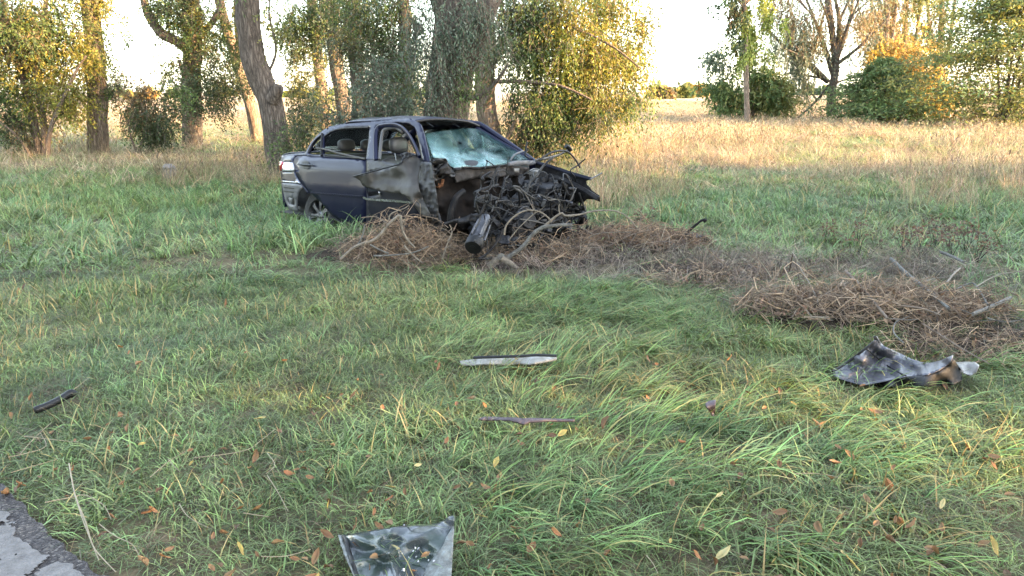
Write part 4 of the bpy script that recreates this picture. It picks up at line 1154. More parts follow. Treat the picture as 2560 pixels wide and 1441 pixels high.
strip('moulding', [(890, 842), (930, 858), (1050, 868), (1180, 876), (1330, 890)], 5.5, M['chrome'], fdoor, off=.012)
sheet('door_beltline', Z1([(925, 502), (1010, 505), (1110, 524), (1210, 545), (1150, 578), (1060, 588), (960, 602), (925, 640)]), M['bare_lite'], lambda x, y, o: side_hit(x, y, o + .004), fdoor, res=6, amp=.012, fs=.06, seed=3)
sheet('lock_latch', Z1([(1030, 792), (1044, 795), (1046, 825), (1034, 828)]), M['chrome'], lambda x, y, o: side_hit(x, y, .015), fdoor, res=4, thick=.012)
sheet('rocker_panel', Z1([(585, 985), (640, 1026), (700, 1066), (800, 1092), (920, 1091), (1100, 1097), (1400, 1092), (1440, 1060), (1450, 1110), (1300, 1125), (1100, 1128), (900, 1122), (760, 1105), (650, 1058)]), M['navy_dirty'], lambda x, y, o: side_hit(x, y, o - .015), res=8, seed=4)
quarter = sheet('quarter_panel', Z1([(160, 466), (240, 451), (378, 440), (400, 466), (300, 466), (272, 489), (264, 520), (268, 585), (296, 655), (342, 728), (402, 798), (396, 812), (360, 770), (335, 740), (250, 713), (158, 706), (148, 612), (140, 560), (150, 500)]), M['navy'], sideh, holes=[Z1([(146, 526), (258, 530), (262, 606), (150, 606)])], res=7, seed=5)
sheet('trim_strip', Z1([(156, 688), (200, 694), (275, 700), (300, 672), (330, 722), (250, 712), (158, 706)]), M['chrome'], lambda x, y, o: side_hit(x, y, .006), quarter, res=6, thick=.003)
tl = sheet('tail_light', Z1([(142, 522), (160, 522), (255, 530), (265, 560), (266, 608), (200, 606), (150, 604), (140, 565)]), M['clearlens'], lambda x, y, o: side_hit(x, y, .012), res=6, thick=.02, seed=6)
sheet('red_lens', Z1([(134, 530), (145, 517), (168, 518), (172, 535), (158, 560), (150, 606), (140, 600), (133, 565)]), M['redlens'], lambda x, y, o: side_hit(x, y, .018), tl, res=5, thick=.012)
bmp = sheet('rear_bumper', Z1([(158, 712), (250, 716), (332, 732), (345, 752), (312, 800), (298, 870), (300, 940), (306, 976), (225, 950), (195, 890), (176, 800)]), M['bumper'], lambda x, y, o: side_hit(x, y, .01 + o), res=6, holes=[Z1([(214, 842), (268, 852), (276, 878), (276, 915), (228, 905), (216, 880)])], amp=.006, seed=7, thick=.012)
for yy in (752, 786): strip('bumper_slot', [(178, yy), (220, yy + 6), (270, yy + 10)], 2.2, M['black'], bmp, .013, th=.002)
sheet('bumper_pocket', Z1([(205, 835), (275, 845), (284, 920), (220, 912)]), M['bumper'], lambda x, y, o: side_hit(x, y, -.07), bmp, res=8, thick=.004)
# wheel arch liner and rear wheel
sheet('wheel_arch_liner', Z1([(290, 740), (345, 722), (410, 795), (480, 850), (600, 980), (620, 1090), (420, 1110), (270, 1000), (285, 860)]), M['liner'], lambda x, y, o: side_hit(x, y, -.24), res=12, thick=.01)
WC = Vector((-1.32, -.74, .30)); wp = yhit(795, 540, -.755); WC = Vector((wp.x, -.66, wp.z))
wheel = mk('rear_wheel', [], [], None, car); bpy.data.objects.remove(wheel)
wb = MB(); wb.lathe([(-.10, .195), (-.098, .27), (-.085, .30), (-.05, .312), (.05, .312), (.085, .30), (.10, .27), (.098, .205), (.07, .195)], (0, 0, 0), (0, 1, 0), 40)
wheel = wb.obj('rear_wheel', M['rubber'], car); wheel.location = WC; wheel.rotation_euler = (R(-4), R(20), R(2))
rb = MB(); rb.lathe([(-.098, .205), (-.088, .195), (-.03, .18), (.06, .175)], (0, 0, 0), (0, 1, 0), 36)
rb.lathe([(-.07, .001), (-.075, .03), (-.06, .055), (-.03, .06)], (0, 0, 0), (0, 1, 0), 20)
for k in range(7):
    a = k * 2 * math.pi / 7
    d = Vector((math.cos(a), 0, math.sin(a))); s = Vector((-d.z, 0, d.x))
    V = []
    for t, w, yy in ((.04, .024, -.064), (.11, .020, -.080), (.188, .034, -.078)):
        V += [d * t - s * w + Vector((0, yy, 0)), d * t + s * w + Vector((0, yy, 0)), d * t + s * w * .8 + Vector((0, yy + .03, 0)), d * t - s * w * .8 + Vector((0, yy + .03, 0))]
    F = []
    for j in range(2):
        for q in range(4): F.append((j * 4 + q, j * 4 + (q + 1) % 4, j * 4 + 4 + (q + 1) % 4, j * 4 + 4 + q))
    rb.add(V, F)
rb.obj('rim', M['alu'], wheel)
# side frame: C pillar, roof rail, B pillar, A pillar
fr_ = sheet('side_frame', Z1([(365, 444), (378, 425), (420, 350), (470, 291), (530, 238), (600, 203), (680, 187), (800, 174), (960, 162), (1005, 147), (1060, 137), (1180, 122), (1280, 121), (1350, 142), (1405, 183), (1434, 270), (1464, 400), (1490, 525), (1428, 530), (1408, 420), (1384, 300), (1354, 210), (1300, 176), (1200, 165), (1080, 180), (1008, 196), (1004, 300), (1000, 420), (1008, 514), (917, 503), (520, 477), (385, 469)]),
            M['navy'], sideh, holes=[Z1([(534, 302), (600, 256), (680, 226), (760, 213), (949, 208), (940, 330), (918, 492), (700, 479), (545, 461), (533, 455)]), Z1([(398, 440), (428, 372), (470, 318), (512, 284), (511, 460), (440, 457)])], res=5, thick=.03, seed=8)
# inner returns of the frame
for nm, P, r in (('window_seal', [(545, 292), (620, 245), (700, 224), (800, 216), (940, 213)], .010), ('window_seal', [(540, 458), (700, 476), (912, 492)], .009), ('division_bar', [(522, 268), (519, 360), (517, 468)], .014), ('window_seal', [(395, 442), (428, 372), (470, 318), (512, 284)], .009),
                 ('loose_belt_trim', [(470, 398), (560, 412), (700, 452), (910, 496)], .012)):
    b = MB(); b.tube([side_hit(x, y, .01) for x, y in spline(Z1(P), 4)], r, 7); b.obj(nm, M['black'] if nm != 'loose_belt_trim' else M['bare'], fr_)
b = MB(); b.tube([side_hit(x, y, o * .35 + .015) for x, y, o in spline([(*Z1([(a, c)])[0], o) for a, c, o in [(1008, 505, .05), (1004, 380, .03), (1008, 270, .03), (1022, 222, .03), (1060, 201, .03), (1170, 192, .06), (1250, 222, .1), (1310, 290, .12), (1360, 380, .14), (1398, 478, .12)]], 5)], .026, 8, flat=.6)
b.obj('front_window_frame', M['navy'], fdoor)
b = MB(); b.tube([side_hit(x, y, .0) for x, y in spline(Z1([(1040, 500), (1050, 380), (1062, 280), (1085, 232), (1180, 215), (1240, 250)]), 5)], .018, 7, flat=.7); b.obj('door_seal', M['trim'], fdoor)
# ---- left side, roof, boot: built in the car's own measures
wl = lambda x, z: halfw(x, z)
out = [(-2.2, .42), (-2.2, .9), (-2.12, 1.02), (-1.62, 1.04), (-1.30, 1.24), (-1.05, 1.36), (-.75, 1.42), (-.1, 1.44), (.28, 1.41), (.62, 1.2), (.95, .99), (1.02, .9), (1.02, .3), (.9, .22), (-.92, .22), (-.98, .45), (-1.12, .6), (-1.3, .66), (-1.48, .6), (-1.62, .45), (-1.66, .42), (-2.05, .44)]
lh = [[(-1.06, 1.0), (-1.04, 1.25), (-.8, 1.34), (-.28, 1.37), (-.22, .98), (-.6, .98)], [(-.1, .98), (-.12, 1.37), (.1, 1.365), (.3, 1.30), (.78, .99)], [(-1.5, 1.04), (-1.14, 1.22), (-1.12, 1.01)]]
ls = xzpanel('left_side', out, lh, M['navy'], wl, thick=.04)
for h in lh[:2]: xzpanel('side_glass', h, [], M['glass'], lambda x, z: halfw(x, z) - .01, ls, .2, .004)
xzpanel('door_trim', [(-1.05, .3), (-1.05, .96), (-.2, .96), (.9, .96), (.9, .3)], [], M['trim'], lambda x, z: halfw(x, z) - .06, ls, .2, .03)
# roof: pressed up over the front, drooping to the far front corner
rA = side_hit(*Z1([(1380, 165)])[0]); rB = xhit(1196, 322, .28)
V = []; F = []; nu, nv = 22, 16
for i in range(nu):
    u = i / (nu - 1); x = -1.12 + u * (1.42)
    for j in range(nv):
        v = j / (nv - 1) * 2 - 1
        hw = .575 - .03 * abs(u - .55) * 2
        z = 1.405 + .062 * (1 - abs(v) ** 2.4) - .10 * max(0, .22 - u) / .22 - .028 * max(0, u - .8) / .2 + .018 * math.exp(-((u - .72) / .15) ** 2 - ((v + .7) / .3) ** 2)
        z += .006 * noise.noise(Vector((x * 3, v * 2.2, 1)))
        xx = x + .05 * (1 - v * v) * (u - .5)
        V.append(Vector((xx, v * hw, z)))
for i in range(nu - 1):
    for j in range(nv - 1): a = i * nv + j; F.append((a, a + nv, a + nv + 1, a + 1))
roof = mk('roof', V, F, M['navy'], car); md = roof.modifiers.new('t', 'SOLIDIFY'); md.thickness = .012; md.offset = -1
V2 = [v + Vector((0, 0, -.03)) for v in V]; mk('headliner', V2, F, M['trim'], roof)
fe = [V[(nu - 1) * nv + j] for j in range(nv)]
b = MB(); b.tube([p + Vector((-.01, 0, -.022)) for p in fe], .026, 8, flat=.6); b.obj('windshield_header', M['black'], roof)
for s in (-1, 1):
    b = MB(); b.tube([Vector((.28, .20 * s - .1, 1.41)), Vector((.34, .2 * s - .1, 1.375)), Vector((.42, .2 * s - .09, 1.34))], .004, 5); b.obj('torn_wire', M['black'], roof)
# far A pillar
b = MB(); b.tube([Vector(p) for p in spline([tuple(xhit(1190, 322, .28)), tuple(xhit(1250, 358, .6)), tuple(xhit(1325, 402, .96))], 5)], .035, 8, flat=.7); b.obj('left_pillar', M['navy'], car)
# boot lid, rear window, rear face
def grid(name, f, nu, nv, mt, parent=None, th=.012):
    V = [Vector(f(i / (nu - 1), j / (nv - 1))) for i in range(nu) for j in range(nv)]; F = [(i * nv + j, (i + 1) * nv + j, (i + 1) * nv + j + 1, i * nv + j + 1) for i in range(nu - 1) for j in range(nv - 1)]
    o = mk(name, V, F, mt, parent or car)
    if th: md = o.modifiers.new('t', 'SOLIDIFY'); md.thickness = th; md.offset = 0
    return o


grid('boot_lid', lambda u, v: (-1.60 - .58 * u, (v * 2 - 1) * (.66 - .05 * u), 1.03 + .02 * (1 - (v * 2 - 1) ** 2) - .03 * u ** 3), 8, 12, M['navy'])
grid('rear_window', lambda u, v: (-1.12 - .46 * u, (v * 2 - 1) * (.50 + .10 * u), 1.375 - .33 * u + .02 * (1 - (v * 2 - 1) ** 2)), 8, 10, M['glass'], th=.004)
grid('rear_panel', lambda u, v: (-2.10 - .05 * math.sin(u * 3.1), (v * 2 - 1) * (.66 + .03 * u), 1.0 - .68 * u), 8, 10, M['navy'])
grid('parcel_shelf', lambda u, v: (-1.25 - .35 * u, (v * 2 - 1) * .6, 1.0), 3, 3, M['trim'])
grid('floor_pan', lambda u, v: (-2.1 + 3.1 * u, (v * 2 - 1) * .76, .26 + .02 * math.sin(v * 9)), 10, 8, M['liner'])
# cabin: seats with headrests
def pad(c, d, rot, n=10, p=2.6):
    V = []; F = []
    for i in range(n + 1):
        th = math.pi * i / n - math.pi / 2
        for j in range(2 * n):
            ph = 2 * math.pi * j / (2 * n)
            def sp(q): return math.copysign(abs(q) ** (2 / p), q)
            V.append(Vector((sp(math.cos(th)) * sp(math.cos(ph)) * d[0] / 2, sp(math.cos(th)) * sp(math.sin(ph)) * d[1] / 2, sp(math.sin(th)) * d[2] / 2)))
    for i in range(n):
        for j in range(2 * n): j2 = (j + 1) % (2 * n); F.append((i * 2 * n + j, i * 2 * n + j2, (i + 1) * 2 * n + j2, (i + 1) * 2 * n + j))
    m = Euler(rot).to_matrix(); return [m @ v + Vector(c) for v in V], F


def seat(hr, ss, name):
    s = mk(name, *pad(hr + Vector((.02, 0, -.46)), (.15, .50, .66), (0, -.28, 0), 12, 4), M['seat'], car)
    mk('headrest', *pad(hr, (.11, ss, .185), (0, -.12, 0), 10, 3), M['seat'], s)
    for q in (-.06, .06):
        b = MB(); b.tube([hr + Vector((.0, q, -.06)), hr + Vector((.02, q, -.17))], .006, 6); b.obj('headrest_post', M['chrome'], s)
    mk('cushion', *pad(hr + Vector((.33, 0, -.80)), (.56, .5, .2), (0, 0, 0), 10, 4), M['seat'], s)


h1 = yhit(*Z1([(1212, 372)])[0], -.36); seat(h1, .25, 'front_seat')
seat(Vector((h1.x - .02, .36, h1.z)), .25, 'front_seat')
h2 = yhit(*Z1([(742, 372)])[0], -.34)
rsn = mk('rear_seat', *pad(h2 + Vector((.04, .34, -.38)), (.18, 1.24, .56), (0, -.3, 0), 14, 5), M['seat'], car)
for q in (0, .34, .68): mk('headrest', *pad(h2 + Vector((0, q, 0)), (.10, .24, .15), (0, -.2, 0), 10, 3), M['seat'], rsn)
mk('bench_cushion', *pad(h2 + Vector((.36, .34, -.62)), (.55, 1.22, .2), (0, 0, 0), 10, 5), M['seat'], rsn)
mk('dashboard', *pad((.78, 0, .84), (.42, 1.36, .30), (0, .1, 0), 14, 3.5), M['black'], car)
sw = MB(); ctr = Vector((.38, .36, .93)); 
sw.tube([ctr + Vector((-.07 * math.sin(a), .18 * math.cos(a), .17 * math.sin(a))) for a in np.linspace(0, 6.283, 25)], .015, 7, cap=False); sw.obj('steering_wheel', M['black'], car)
# ---- windshield: sagged, crazed sheet
WT = [side_hit(*Z1([(1400, 200)])[0]), xhit(1195, 326, .28)]; WB_ = [Vector((.86, -.70, .97)), Vector((.97, .66, .985))]
p0, p1, p2 = WB_[0], WB_[1], Vector((.30, 0, 1.385)); wn_ = (p1 - p0).cross(p2 - p0).normalized()
if wn_.x < 0: wn_ = -wn_


def whit(px, py, o=0.): d = cray(px, py); return EYE + d * ((wn_.dot(p0) + o - wn_.dot(EYE)) / wn_.dot(d))


wo_ = Z2([(78, 190), (160, 176), (250, 164), (380, 150), (500, 141), (570, 158), (640, 200), (760, 272), (880, 345), (985, 412), (900, 440), (800, 458), (700, 472), (550, 486), (440, 480), (348, 496), (300, 470), (268, 430), (200, 405), (152, 402), (128, 330), (100, 260)])
ws = sheet('windshield', wo_, M['wshield'], whit, res=7, thick=.005, off=[(*Z2([(500, 150)])[0], -.02), (*Z2([(250, 300)])[0], -.05), (*Z2([(500, 330)])[0], -.06), (*Z2([(350, 470)])[0], .03), (*Z2([(600, 470)])[0], .03), (*Z2([(950, 400)])[0], 0), (*Z2([(150, 380)])[0], .03), (*Z2([(380, 230)])[0], -.10)], amp=.018, fs=.035, seed=9, holes=[Z2([(362, 268), (385, 258), (404, 270), (400, 286), (372, 284)])])
at_ = ws.data.attributes.new('col', 'FLOAT_COLOR', 'POINT')
V_, F_ = tri2d(wo_, [Z2([(362, 268), (385, 258), (404, 270), (400, 286), (372, 284)])], 7, seed=9)
op = []
for (x, y) in V_:
    zx, zy = (x - 1040) * 3.515, (y - 280) * 3.515
    v = .03 + .72 * float(sstep(300, 420, zy + .12 * (500 - zx))) + .3 * float(sstep(330, 120, zx)) * float(sstep(170, 280, zy))
    if 380 < zx < 590 and 265 < zy < 370: v *= .35
    v -= .6 * float(sstep(600, 850, zx))
    op.append(min(.93, max(.05, v)))
c4 = np.ones((len(op), 4), np.float32); c4[:, 0] = op; at_.data.foreach_set('color', c4.ravel())
sheet('curled_glass_edge', Z2([(78, 200), (100, 255), (130, 330), (150, 400), (120, 410), (100, 360), (88, 300)]), M['wshield'], lambda x, y, o: whit(x, y, .06 + o), ws, res=5, amp=.02, thick=.003, seed=10)
# ---- peeled skin and crumpled hinge post
flap = Z1([(803, 655), (850, 640), (900, 632), (980, 606), (1060, 588), (1150, 566), (1225, 540), (1245, 505), (1240, 470), (1262, 440), (1300, 446), (1345, 468), (1398, 484), (1402, 560), (1392, 640), (1388, 700), (1400, 780), (1440, 880), (1480, 960), (1510, 1040), (1460, 1030), (1400, 985), (1360, 930), (1330, 884), (1270, 830), (1215, 800), (1160, 805), (1080, 790), (1000, 768), (930, 755), (885, 735), (862, 690), (830, 668)])
sheet('peeled_door_skin', flap, M['bare'], lambda x, y, o: side_hit(x, y, max(o, .01)), res=6, thick=.006, off=[(*Z1([(805, 655)])[0], .26), (*Z1([(900, 690)])[0], .22), (*Z1([(1050, 680)])[0], .15), (*Z1([(1200, 660)])[0], .09), (*Z1([(1390, 600)])[0], .03), (*Z1([(1390, 500)])[0], .02), (*Z1([(1280, 460)])[0], .10), (*Z1([(1230, 790)])[0], .16), (*Z1([(1330, 880)])[0], .18), (*Z1([(1480, 1020)])[0], .12), (*Z1([(1400, 850)])[0], .08), (*Z1([(1225, 540)])[0], .15)], amp=.035, fs=.022, seed=12)
b = MB(); b.tube([side_hit(x, y, o) for x, y, o in spline([(*Z1([q])[0], o) for q, o in (((806, 655), .27), ((900, 630), .25), ((1060, 587), .2), ((1225, 539), .16), ((1246, 500), .13))], 4)], .008, 6); b.obj('folded_edge', M['black'], car)
sheet('crumpled_mirror_base', Z1([(1238, 455), (1262, 436), (1310, 440), (1342, 462), (1330, 482), (1290, 478), (1250, 498)]), M['soot'], lambda x, y, o: side_hit(x, y, .14 + o), res=4, amp=.05, fs=.09, ridge=True, seed=13)
post = Z1([(1404, 520), (1500, 525), (1528, 545), (1538, 640), (1530, 700), (1545, 780), (1560, 880), (1572, 960), (1600, 1085), (1560, 1075), (1505, 1040), (1478, 960), (1438, 880), (1400, 780), (1386, 700), (1392, 620)])
sheet('crumpled_hinge_post', post, M['bare_lite'], lambda x, y, o: side_hit(x, y, .03 + o), res=4.2, thick=.006, amp=.04, fs=.05, ridge=True, seed=14, ay=.3)
sheet('pillar_foam', Z2([(160, 690), (205, 690), (205, 760), (195, 870), (182, 905), (168, 850)]), M['foam'], lambda x, y, o: xhit(x, y, .93 + o), res=5, amp=.03, fs=.1, thick=.03, seed=15)
sheet('rusty_bracket', Z2([(165, 610), (210, 590), (245, 592), (240, 655), (205, 672), (170, 660)]), M['rust'], lambda x, y, o: xhit(x, y, 1.0 + o), res=4, amp=.05, fs=.1, thick=.01, seed=16)
# ---- firewall and engine bay
sheet('firewall', Z2([(150, 520), (330, 560), (600, 560), (900, 540), (1080, 560), (1180, 680), (1250, 900), (1150, 1020), (800, 1060), (400, 1040), (300, 1010), (215, 980), (190, 850), (180, 650)]), M['mud'], lambda x, y, o: xhit(x, y, .98 + o), res=9, amp=.07, fs=.028, thick=.01, seed=17)
cowl = sheet('cowl_beam', Z2([(340, 498), (440, 484), (560, 488), (700, 476), (810, 474), (930, 478), (1000, 500), (930, 560), (800, 566), (640, 578), (520, 584), (430, 606), (352, 624), (336, 570)]), M['cowl'], lambda x, y, o: xhit(x, y, 1.06 + o), res=6, amp=.03, fs=.03, thick=.02, seed=18)
sheet('sticker', Z2([(860, 496), (910, 498), (908, 536), (862, 532)]), M['white_plastic'], lambda x, y, o: xhit(x, y, 1.11), cowl, res=5, thick=.002)
sheet('cowl_lip', Z2([(340, 498), (440, 480), (560, 484), (700, 470), (812, 462), (812, 480), (700, 492), (560, 508), (440, 504), (350, 520)]), M['soot'], lambda x, y, o: xhit(x, y, 1.1 + o), cowl, res=5, amp=.03, fs=.05, thick=.008, seed=19)
sheet('torn_vent_panel', Z2([(138, 432), (170, 408), (262, 414), (280, 440), (310, 500), (346, 548), (330, 580), (262, 560), (205, 590), (160, 606), (148, 530)]), M['bare_lite'], lambda x, y, o: xhit(x, y, 1.04 + o), res=4, amp=.09, fs=.06, ridge=True, thick=.005, seed=20)
sheet('vent_duct', Z2([(135, 430), (175, 405), (262, 412), (275, 440), (225, 455), (150, 466)]), M['black'], lambda x, y, o: xhit(x, y, 1.12 + o), res=5, amp=.03, fs=.06, thick=.03, seed=21)
sheet('scuttle_flap', Z2([(215, 480), (262, 448), (320, 510), (348, 545), (280, 545), (205, 558)]), M['soot'], lambda x, y, o: xhit(x, y, 1.14 + o), res=5, amp=.03, fs=.06, thick=.01, seed=22)
fend = sheet('left_fender', Z2([(1040, 440), (1180, 476), (1360, 535), (1542, 588), (1492, 610), (1500, 640), (1530, 668), (1540, 690), (1610, 736), (1618, 792), (1568, 772), (1500, 768), (1470, 800), (1400, 800), (1250, 760), (1120, 700), (1060, 600)]), M['soot'], lambda x, y, o: yhit(x, y, .72 + o), res=7, amp=.03, fs=.03, thick=.006, seed=23)
b = MB(); b.tube([yhit(x, y, .70) for x, y in spline(Z2([(1040, 440), (1180, 478), (1360, 538), (1540, 590)]), 5)], .022, 8, flat=.5); b.obj('fender_flange', M['navy_dirty'], fend)
b = MB(); b.tube([yhit(x, y, .66) for x, y in spline(Z2([(1180, 560), (1350, 620), (1480, 690), (1600, 765)]), 5)], .03, 8, flat=.5); b.obj('inner_rail', M['soot'], fend)
# loose cowl plastic, wiper arm, hood stays
sheet('cowl_trim', Z2([(800, 452), (850, 432), (940, 428), (1052, 428), (1078, 458), (1010, 468), (900, 470), (815, 474)]), M['bumper'], lambda x, y, o: xhit(x, y, 1.08 + o), res=5, amp=.02, fs=.05, thick=.01, seed=24)
for nm, P, x0, r, mt, fl in (('wiper_arm', [(1050, 428), (1150, 408), (1250, 382), (1320, 345), (1352, 320)], 1.25, .02, 'bumper', .5), ('wiper_tip', [(1318, 300), (1340, 315), (1358, 340)], 1.27, .028, 'black', .7), ('hose', [(1080, 424), (1180, 362), (1270, 342), (1340, 356), (1400, 420), (1440, 490)], 1.3, .011, 'black', 1), ('hood_stay', [(830, 430), (845, 402), (880, 370), (940, 344)], 1.05, .011, 'bumper', 1), ('hood_stay', [(978, 262), (966, 330), (958, 385)], 1.02, .010, 'black', 1), ('bracket', [(1530, 592), (1580, 566), (1632, 540)], 1.9, .012, 'bumper', .6), ('hood_stay', [(1000, 410), (960, 380), (985, 330)], 1.04, .008, 'black', 1)):
    b = MB(); b.tube([xhit(x, y, x0) for x, y in spline(Z2(P), 6)], r, 8, flat=fl); b.obj(nm, M[mt], car)


# engine: block, gearbox, pulleys, housings
def zx2(a, b, x0): return xhit(*Z2([(a, b)])[0], x0)


eng = MB()
c = zx2(1150, 820, 1.35); eng.box(c, (.50, .62, .34), (.1, .15, .1)); eng.box(c + Vector((.02, -.05, .2)), (.34, .46, .12), (.05, .2, .1))
for i in range(4): eng.lathe([(0, .035), (.05, .035), (.06, .02), (.06, 0)], c + Vector((.0, -.2 + .12 * i, .25)), (0, .1, 1), 12)
for i in range(9): eng.box(c + Vector((.26, -.28 + .07 * i, -.02)), (.02, .014, .28), (0, .1, 0))
engine = eng.obj('engine_block', M['steel'], car)
g = MB(); gc = zx2(880, 1020, 1.55)
g.lathe([(-.16, .02), (-.16, .13), (-.1, .155), (.05, .17), (.07, .185), (.10, .185), (.10, .0)], gc, (.25, .95, .15), 28)
for i in range(12):
    a = i * math.pi / 6; ax = Vector((.25, .95, .15)).normalized(); u = ax.orthogonal().normalized(); v = ax.cross(u); d = u * math.cos(a) + v * math.sin(a)
    g.box(gc + d * .16 - ax * .03, (.02, .16, .03), Matrix((ax.cross(d), ax, d)).transposed())
gear = g.obj('gearbox', M['steel'], car)
b = MB(); P0, P1 = zx2(615, 925, 1.62), zx2(500, 1195, 1.80); ax = P1 - P0; Ln = ax.length
b.lathe([(0, .0), (0, .046), (.02, .054), (Ln * .3, .054), (Ln * .34, .062), (Ln * .38, .054), (Ln * .7, .058), (Ln * .74, .07), (Ln * .8, .07), (Ln * .8, .058)], P0, ax, 24)
for k in range(6):
    u = ax.orthogonal().normalized(); v = ax.cross(u).normalized(); d = u * math.cos(k * 1.05) + v * math.sin(k * 1.05); b.tube([P0 + ax * .25 + d * .072, P0 + ax * .75 + d * .08], .009, 6)
hs_ = b.obj('axle_housing', M['alu'], car)
b = MB(); b.lathe([(Ln * .78, .072), (Ln * .82, .088), (Ln * .96, .088), (Ln * 1.0, .076), (Ln * 1.0, .03), (Ln * 1.01, .03), (Ln * 1.01, 0)], P0, ax, 24); b.obj('end_cap', M['black'], hs_)
b = MB(); pc = zx2(985, 960, 1.72); b.lathe([(-.03, .0), (-.03, .075), (-.015, .085), (-.01, .075), (0, .085), (.01, .075), (.02, .085), (.03, .075), (.03, .02), (.045, .02), (.045, 0)], pc, (.9, -.35, .2), 26); b.obj('pulley', M['steel'], engine)
b = MB(); pc = zx2(955, 930, 1.66); b.tube([pc + Vector((0, .11 * math.cos(a), .11 * math.sin(a))) for a in np.linspace(.2, 2.9, 12)], .016, 7, flat=.5); b.obj('drive_belt', M['bumper'], engine)
b = MB(); bc = zx2(1245, 1150, 1.85); bd = Vector((.05, -.1, -1))
b.lathe([(0, .03)] + [(.012 + .014 * k, .05 if k % 2 else .04) for k in range(10)] + [(.16, .052), (.17, .04), (.16, 0)], bc, bd, 20); b.obj('ribbed_boot', M['rubber'], car)
b = MB(); b.box(zx2(1150, 1205, 1.85), (.14, .22, .10), (.1, .1, .2)); b.box(zx2(1095, 1255, 1.9), (.12, .2, .08), (.4, .1, -.3)); b.obj('lower_mount', M['black'], car)
b = MB(); b.box(zx2(1045, 552, 1.25), (.10, .10, .12), (.2, .1, .2)); b.lathe([(0, .03), (.03, .03), (.03, 0)], zx2(1045, 530, 1.25), (0, 0, 1), 12); b.obj('fluid_reservoir', M['white_plastic'], car)
b = MB(); b.box(zx2(1215, 690, 1.5), (.05, .06, .1), (.5, .1, .2)); b.obj('relay_box', M['foam'], car)
b = MB(); b.lathe([(0, 0), (0, .07), (.03, .08), (.12, .08), (.15, .06), (.15, 0)], zx2(1100, 600, 1.25), (.6, -.6, .2), 20); b.obj('brake_booster', M['soot'], car)
sheet('under_shield', Z2([(230, 980), (400, 930), (560, 880), (580, 960), (520, 1020), (440, 1040), (300, 1060)]), M['black'], lambda x, y, o: xhit(x, y, 1.3 + o), res=7, amp=.08, fs=.03, thick=.012, seed=26)
b = MB(); b.tube([zx2(*q, 1.45) for q in spline([(540, 770), (620, 745), (720, 772), (830, 825), (960, 820), (1080, 790)], 5)], .022, 8); b.obj('radiator_hose', M['rubber'], car)
b = MB(); b.tube([zx2(*q, 1.2) for q in spline([(300, 1000), (310, 880), (350, 760), (420, 700)], 5)], .035, 8); b.obj('wheel_arch_stay', M['soot'], car)
# crushed plates, brackets
prg = random.Random(8)
for i, (a, c_, x0, s) in enumerate([(800, 640, 1.15, .16), (930, 600, 1.2, .12), (980, 700, 1.4, .18), (1060, 660, 1.35, .14), (1290, 780, 1.6, .2), (1350, 860, 1.7, .2), (1420, 830, 1.75, .16), (1250, 880, 1.65, .2), (1080, 880, 1.65, .16), (760, 880, 1.5, .16), (700, 960, 1.55, .14), (660, 850, 1.4, .14), (1330, 990, 1.75, .22), (1450, 960, 1.8, .18), (1480, 1050, 1.85, .16), (1240, 1030, 1.8, .16), (1120, 1060, 1.8, .16), (1030, 1170, 1.85, .18), (900, 1190, 1.85, .16), (760, 1120, 1.75, .14), (1380, 700, 1.6, .18), (1200, 640, 1.4, .16), (1440, 1080, 1.9, .14), (850, 780, 1.4, .16), (1160, 950, 1.75, .15), (1380, 1120, 1.85, .16), (700, 1060, 1.7, .12), (1560, 1040, 1.95, .12), (820, 1010, 1.6, .2), (960, 1080, 1.7, .2), (1060, 980, 1.7, .2), (1180, 1120, 1.8, .2), (1300, 1080, 1.8, .2), (640, 1000, 1.5, .2), (560, 960, 1.4, .2), (480, 980, 1.3, .2), (900, 900, 1.55, .2), (1000, 820, 1.5, .22), (1300, 700, 1.6, .2), (850, 1150, 1.75, .2), (980, 1230, 1.85, .18), (1180, 1230, 1.85, .16), (1330, 1180, 1.8, .18), (1420, 900, 1.75, .2), (740, 820, 1.35, .2), (1100, 740, 1.45, .22)]):
    ctr = zx2(a, c_, x0); n = 7
    V = []; ang = Euler((prg.uniform(-1.2, 1.2), prg.uniform(-1, 1), prg.uniform(-1.5, 1.5))).to_matrix(); ws_ = s * prg.uniform(.35, .8)
    for p in range(n):
        for q in range(n):
            u, v = p / (n - 1) - .5, q / (n - 1) - .5
            u2 = u * (1 + .25 * noise.noise(Vector((v * 4, i, 0)))); v2 = v * (1 + .3 * noise.noise(Vector((u * 4, i, 4))))
            V.append(ctr + ang @ Vector((u2 * s, v2 * ws_, s * .35 * noise.noise(Vector((u * 2.4 + i, v * 2.4, i * 2.1))))))
    F = [(p * n + q, (p + 1) * n + q, (p + 1) * n + q + 1, p * n + q + 1) for p in range(n - 1) for q in range(n - 1)]
    o = mk('crushed_plate', V, F, M[['soot', 'steel', 'black', 'bare_lite', 'soot', 'black', 'soot', 'black', 'steel'][i % 9]], car, smooth=prg.random() < .6)
    md = o.modifiers.new('t', 'SOLIDIFY'); md.thickness = .006
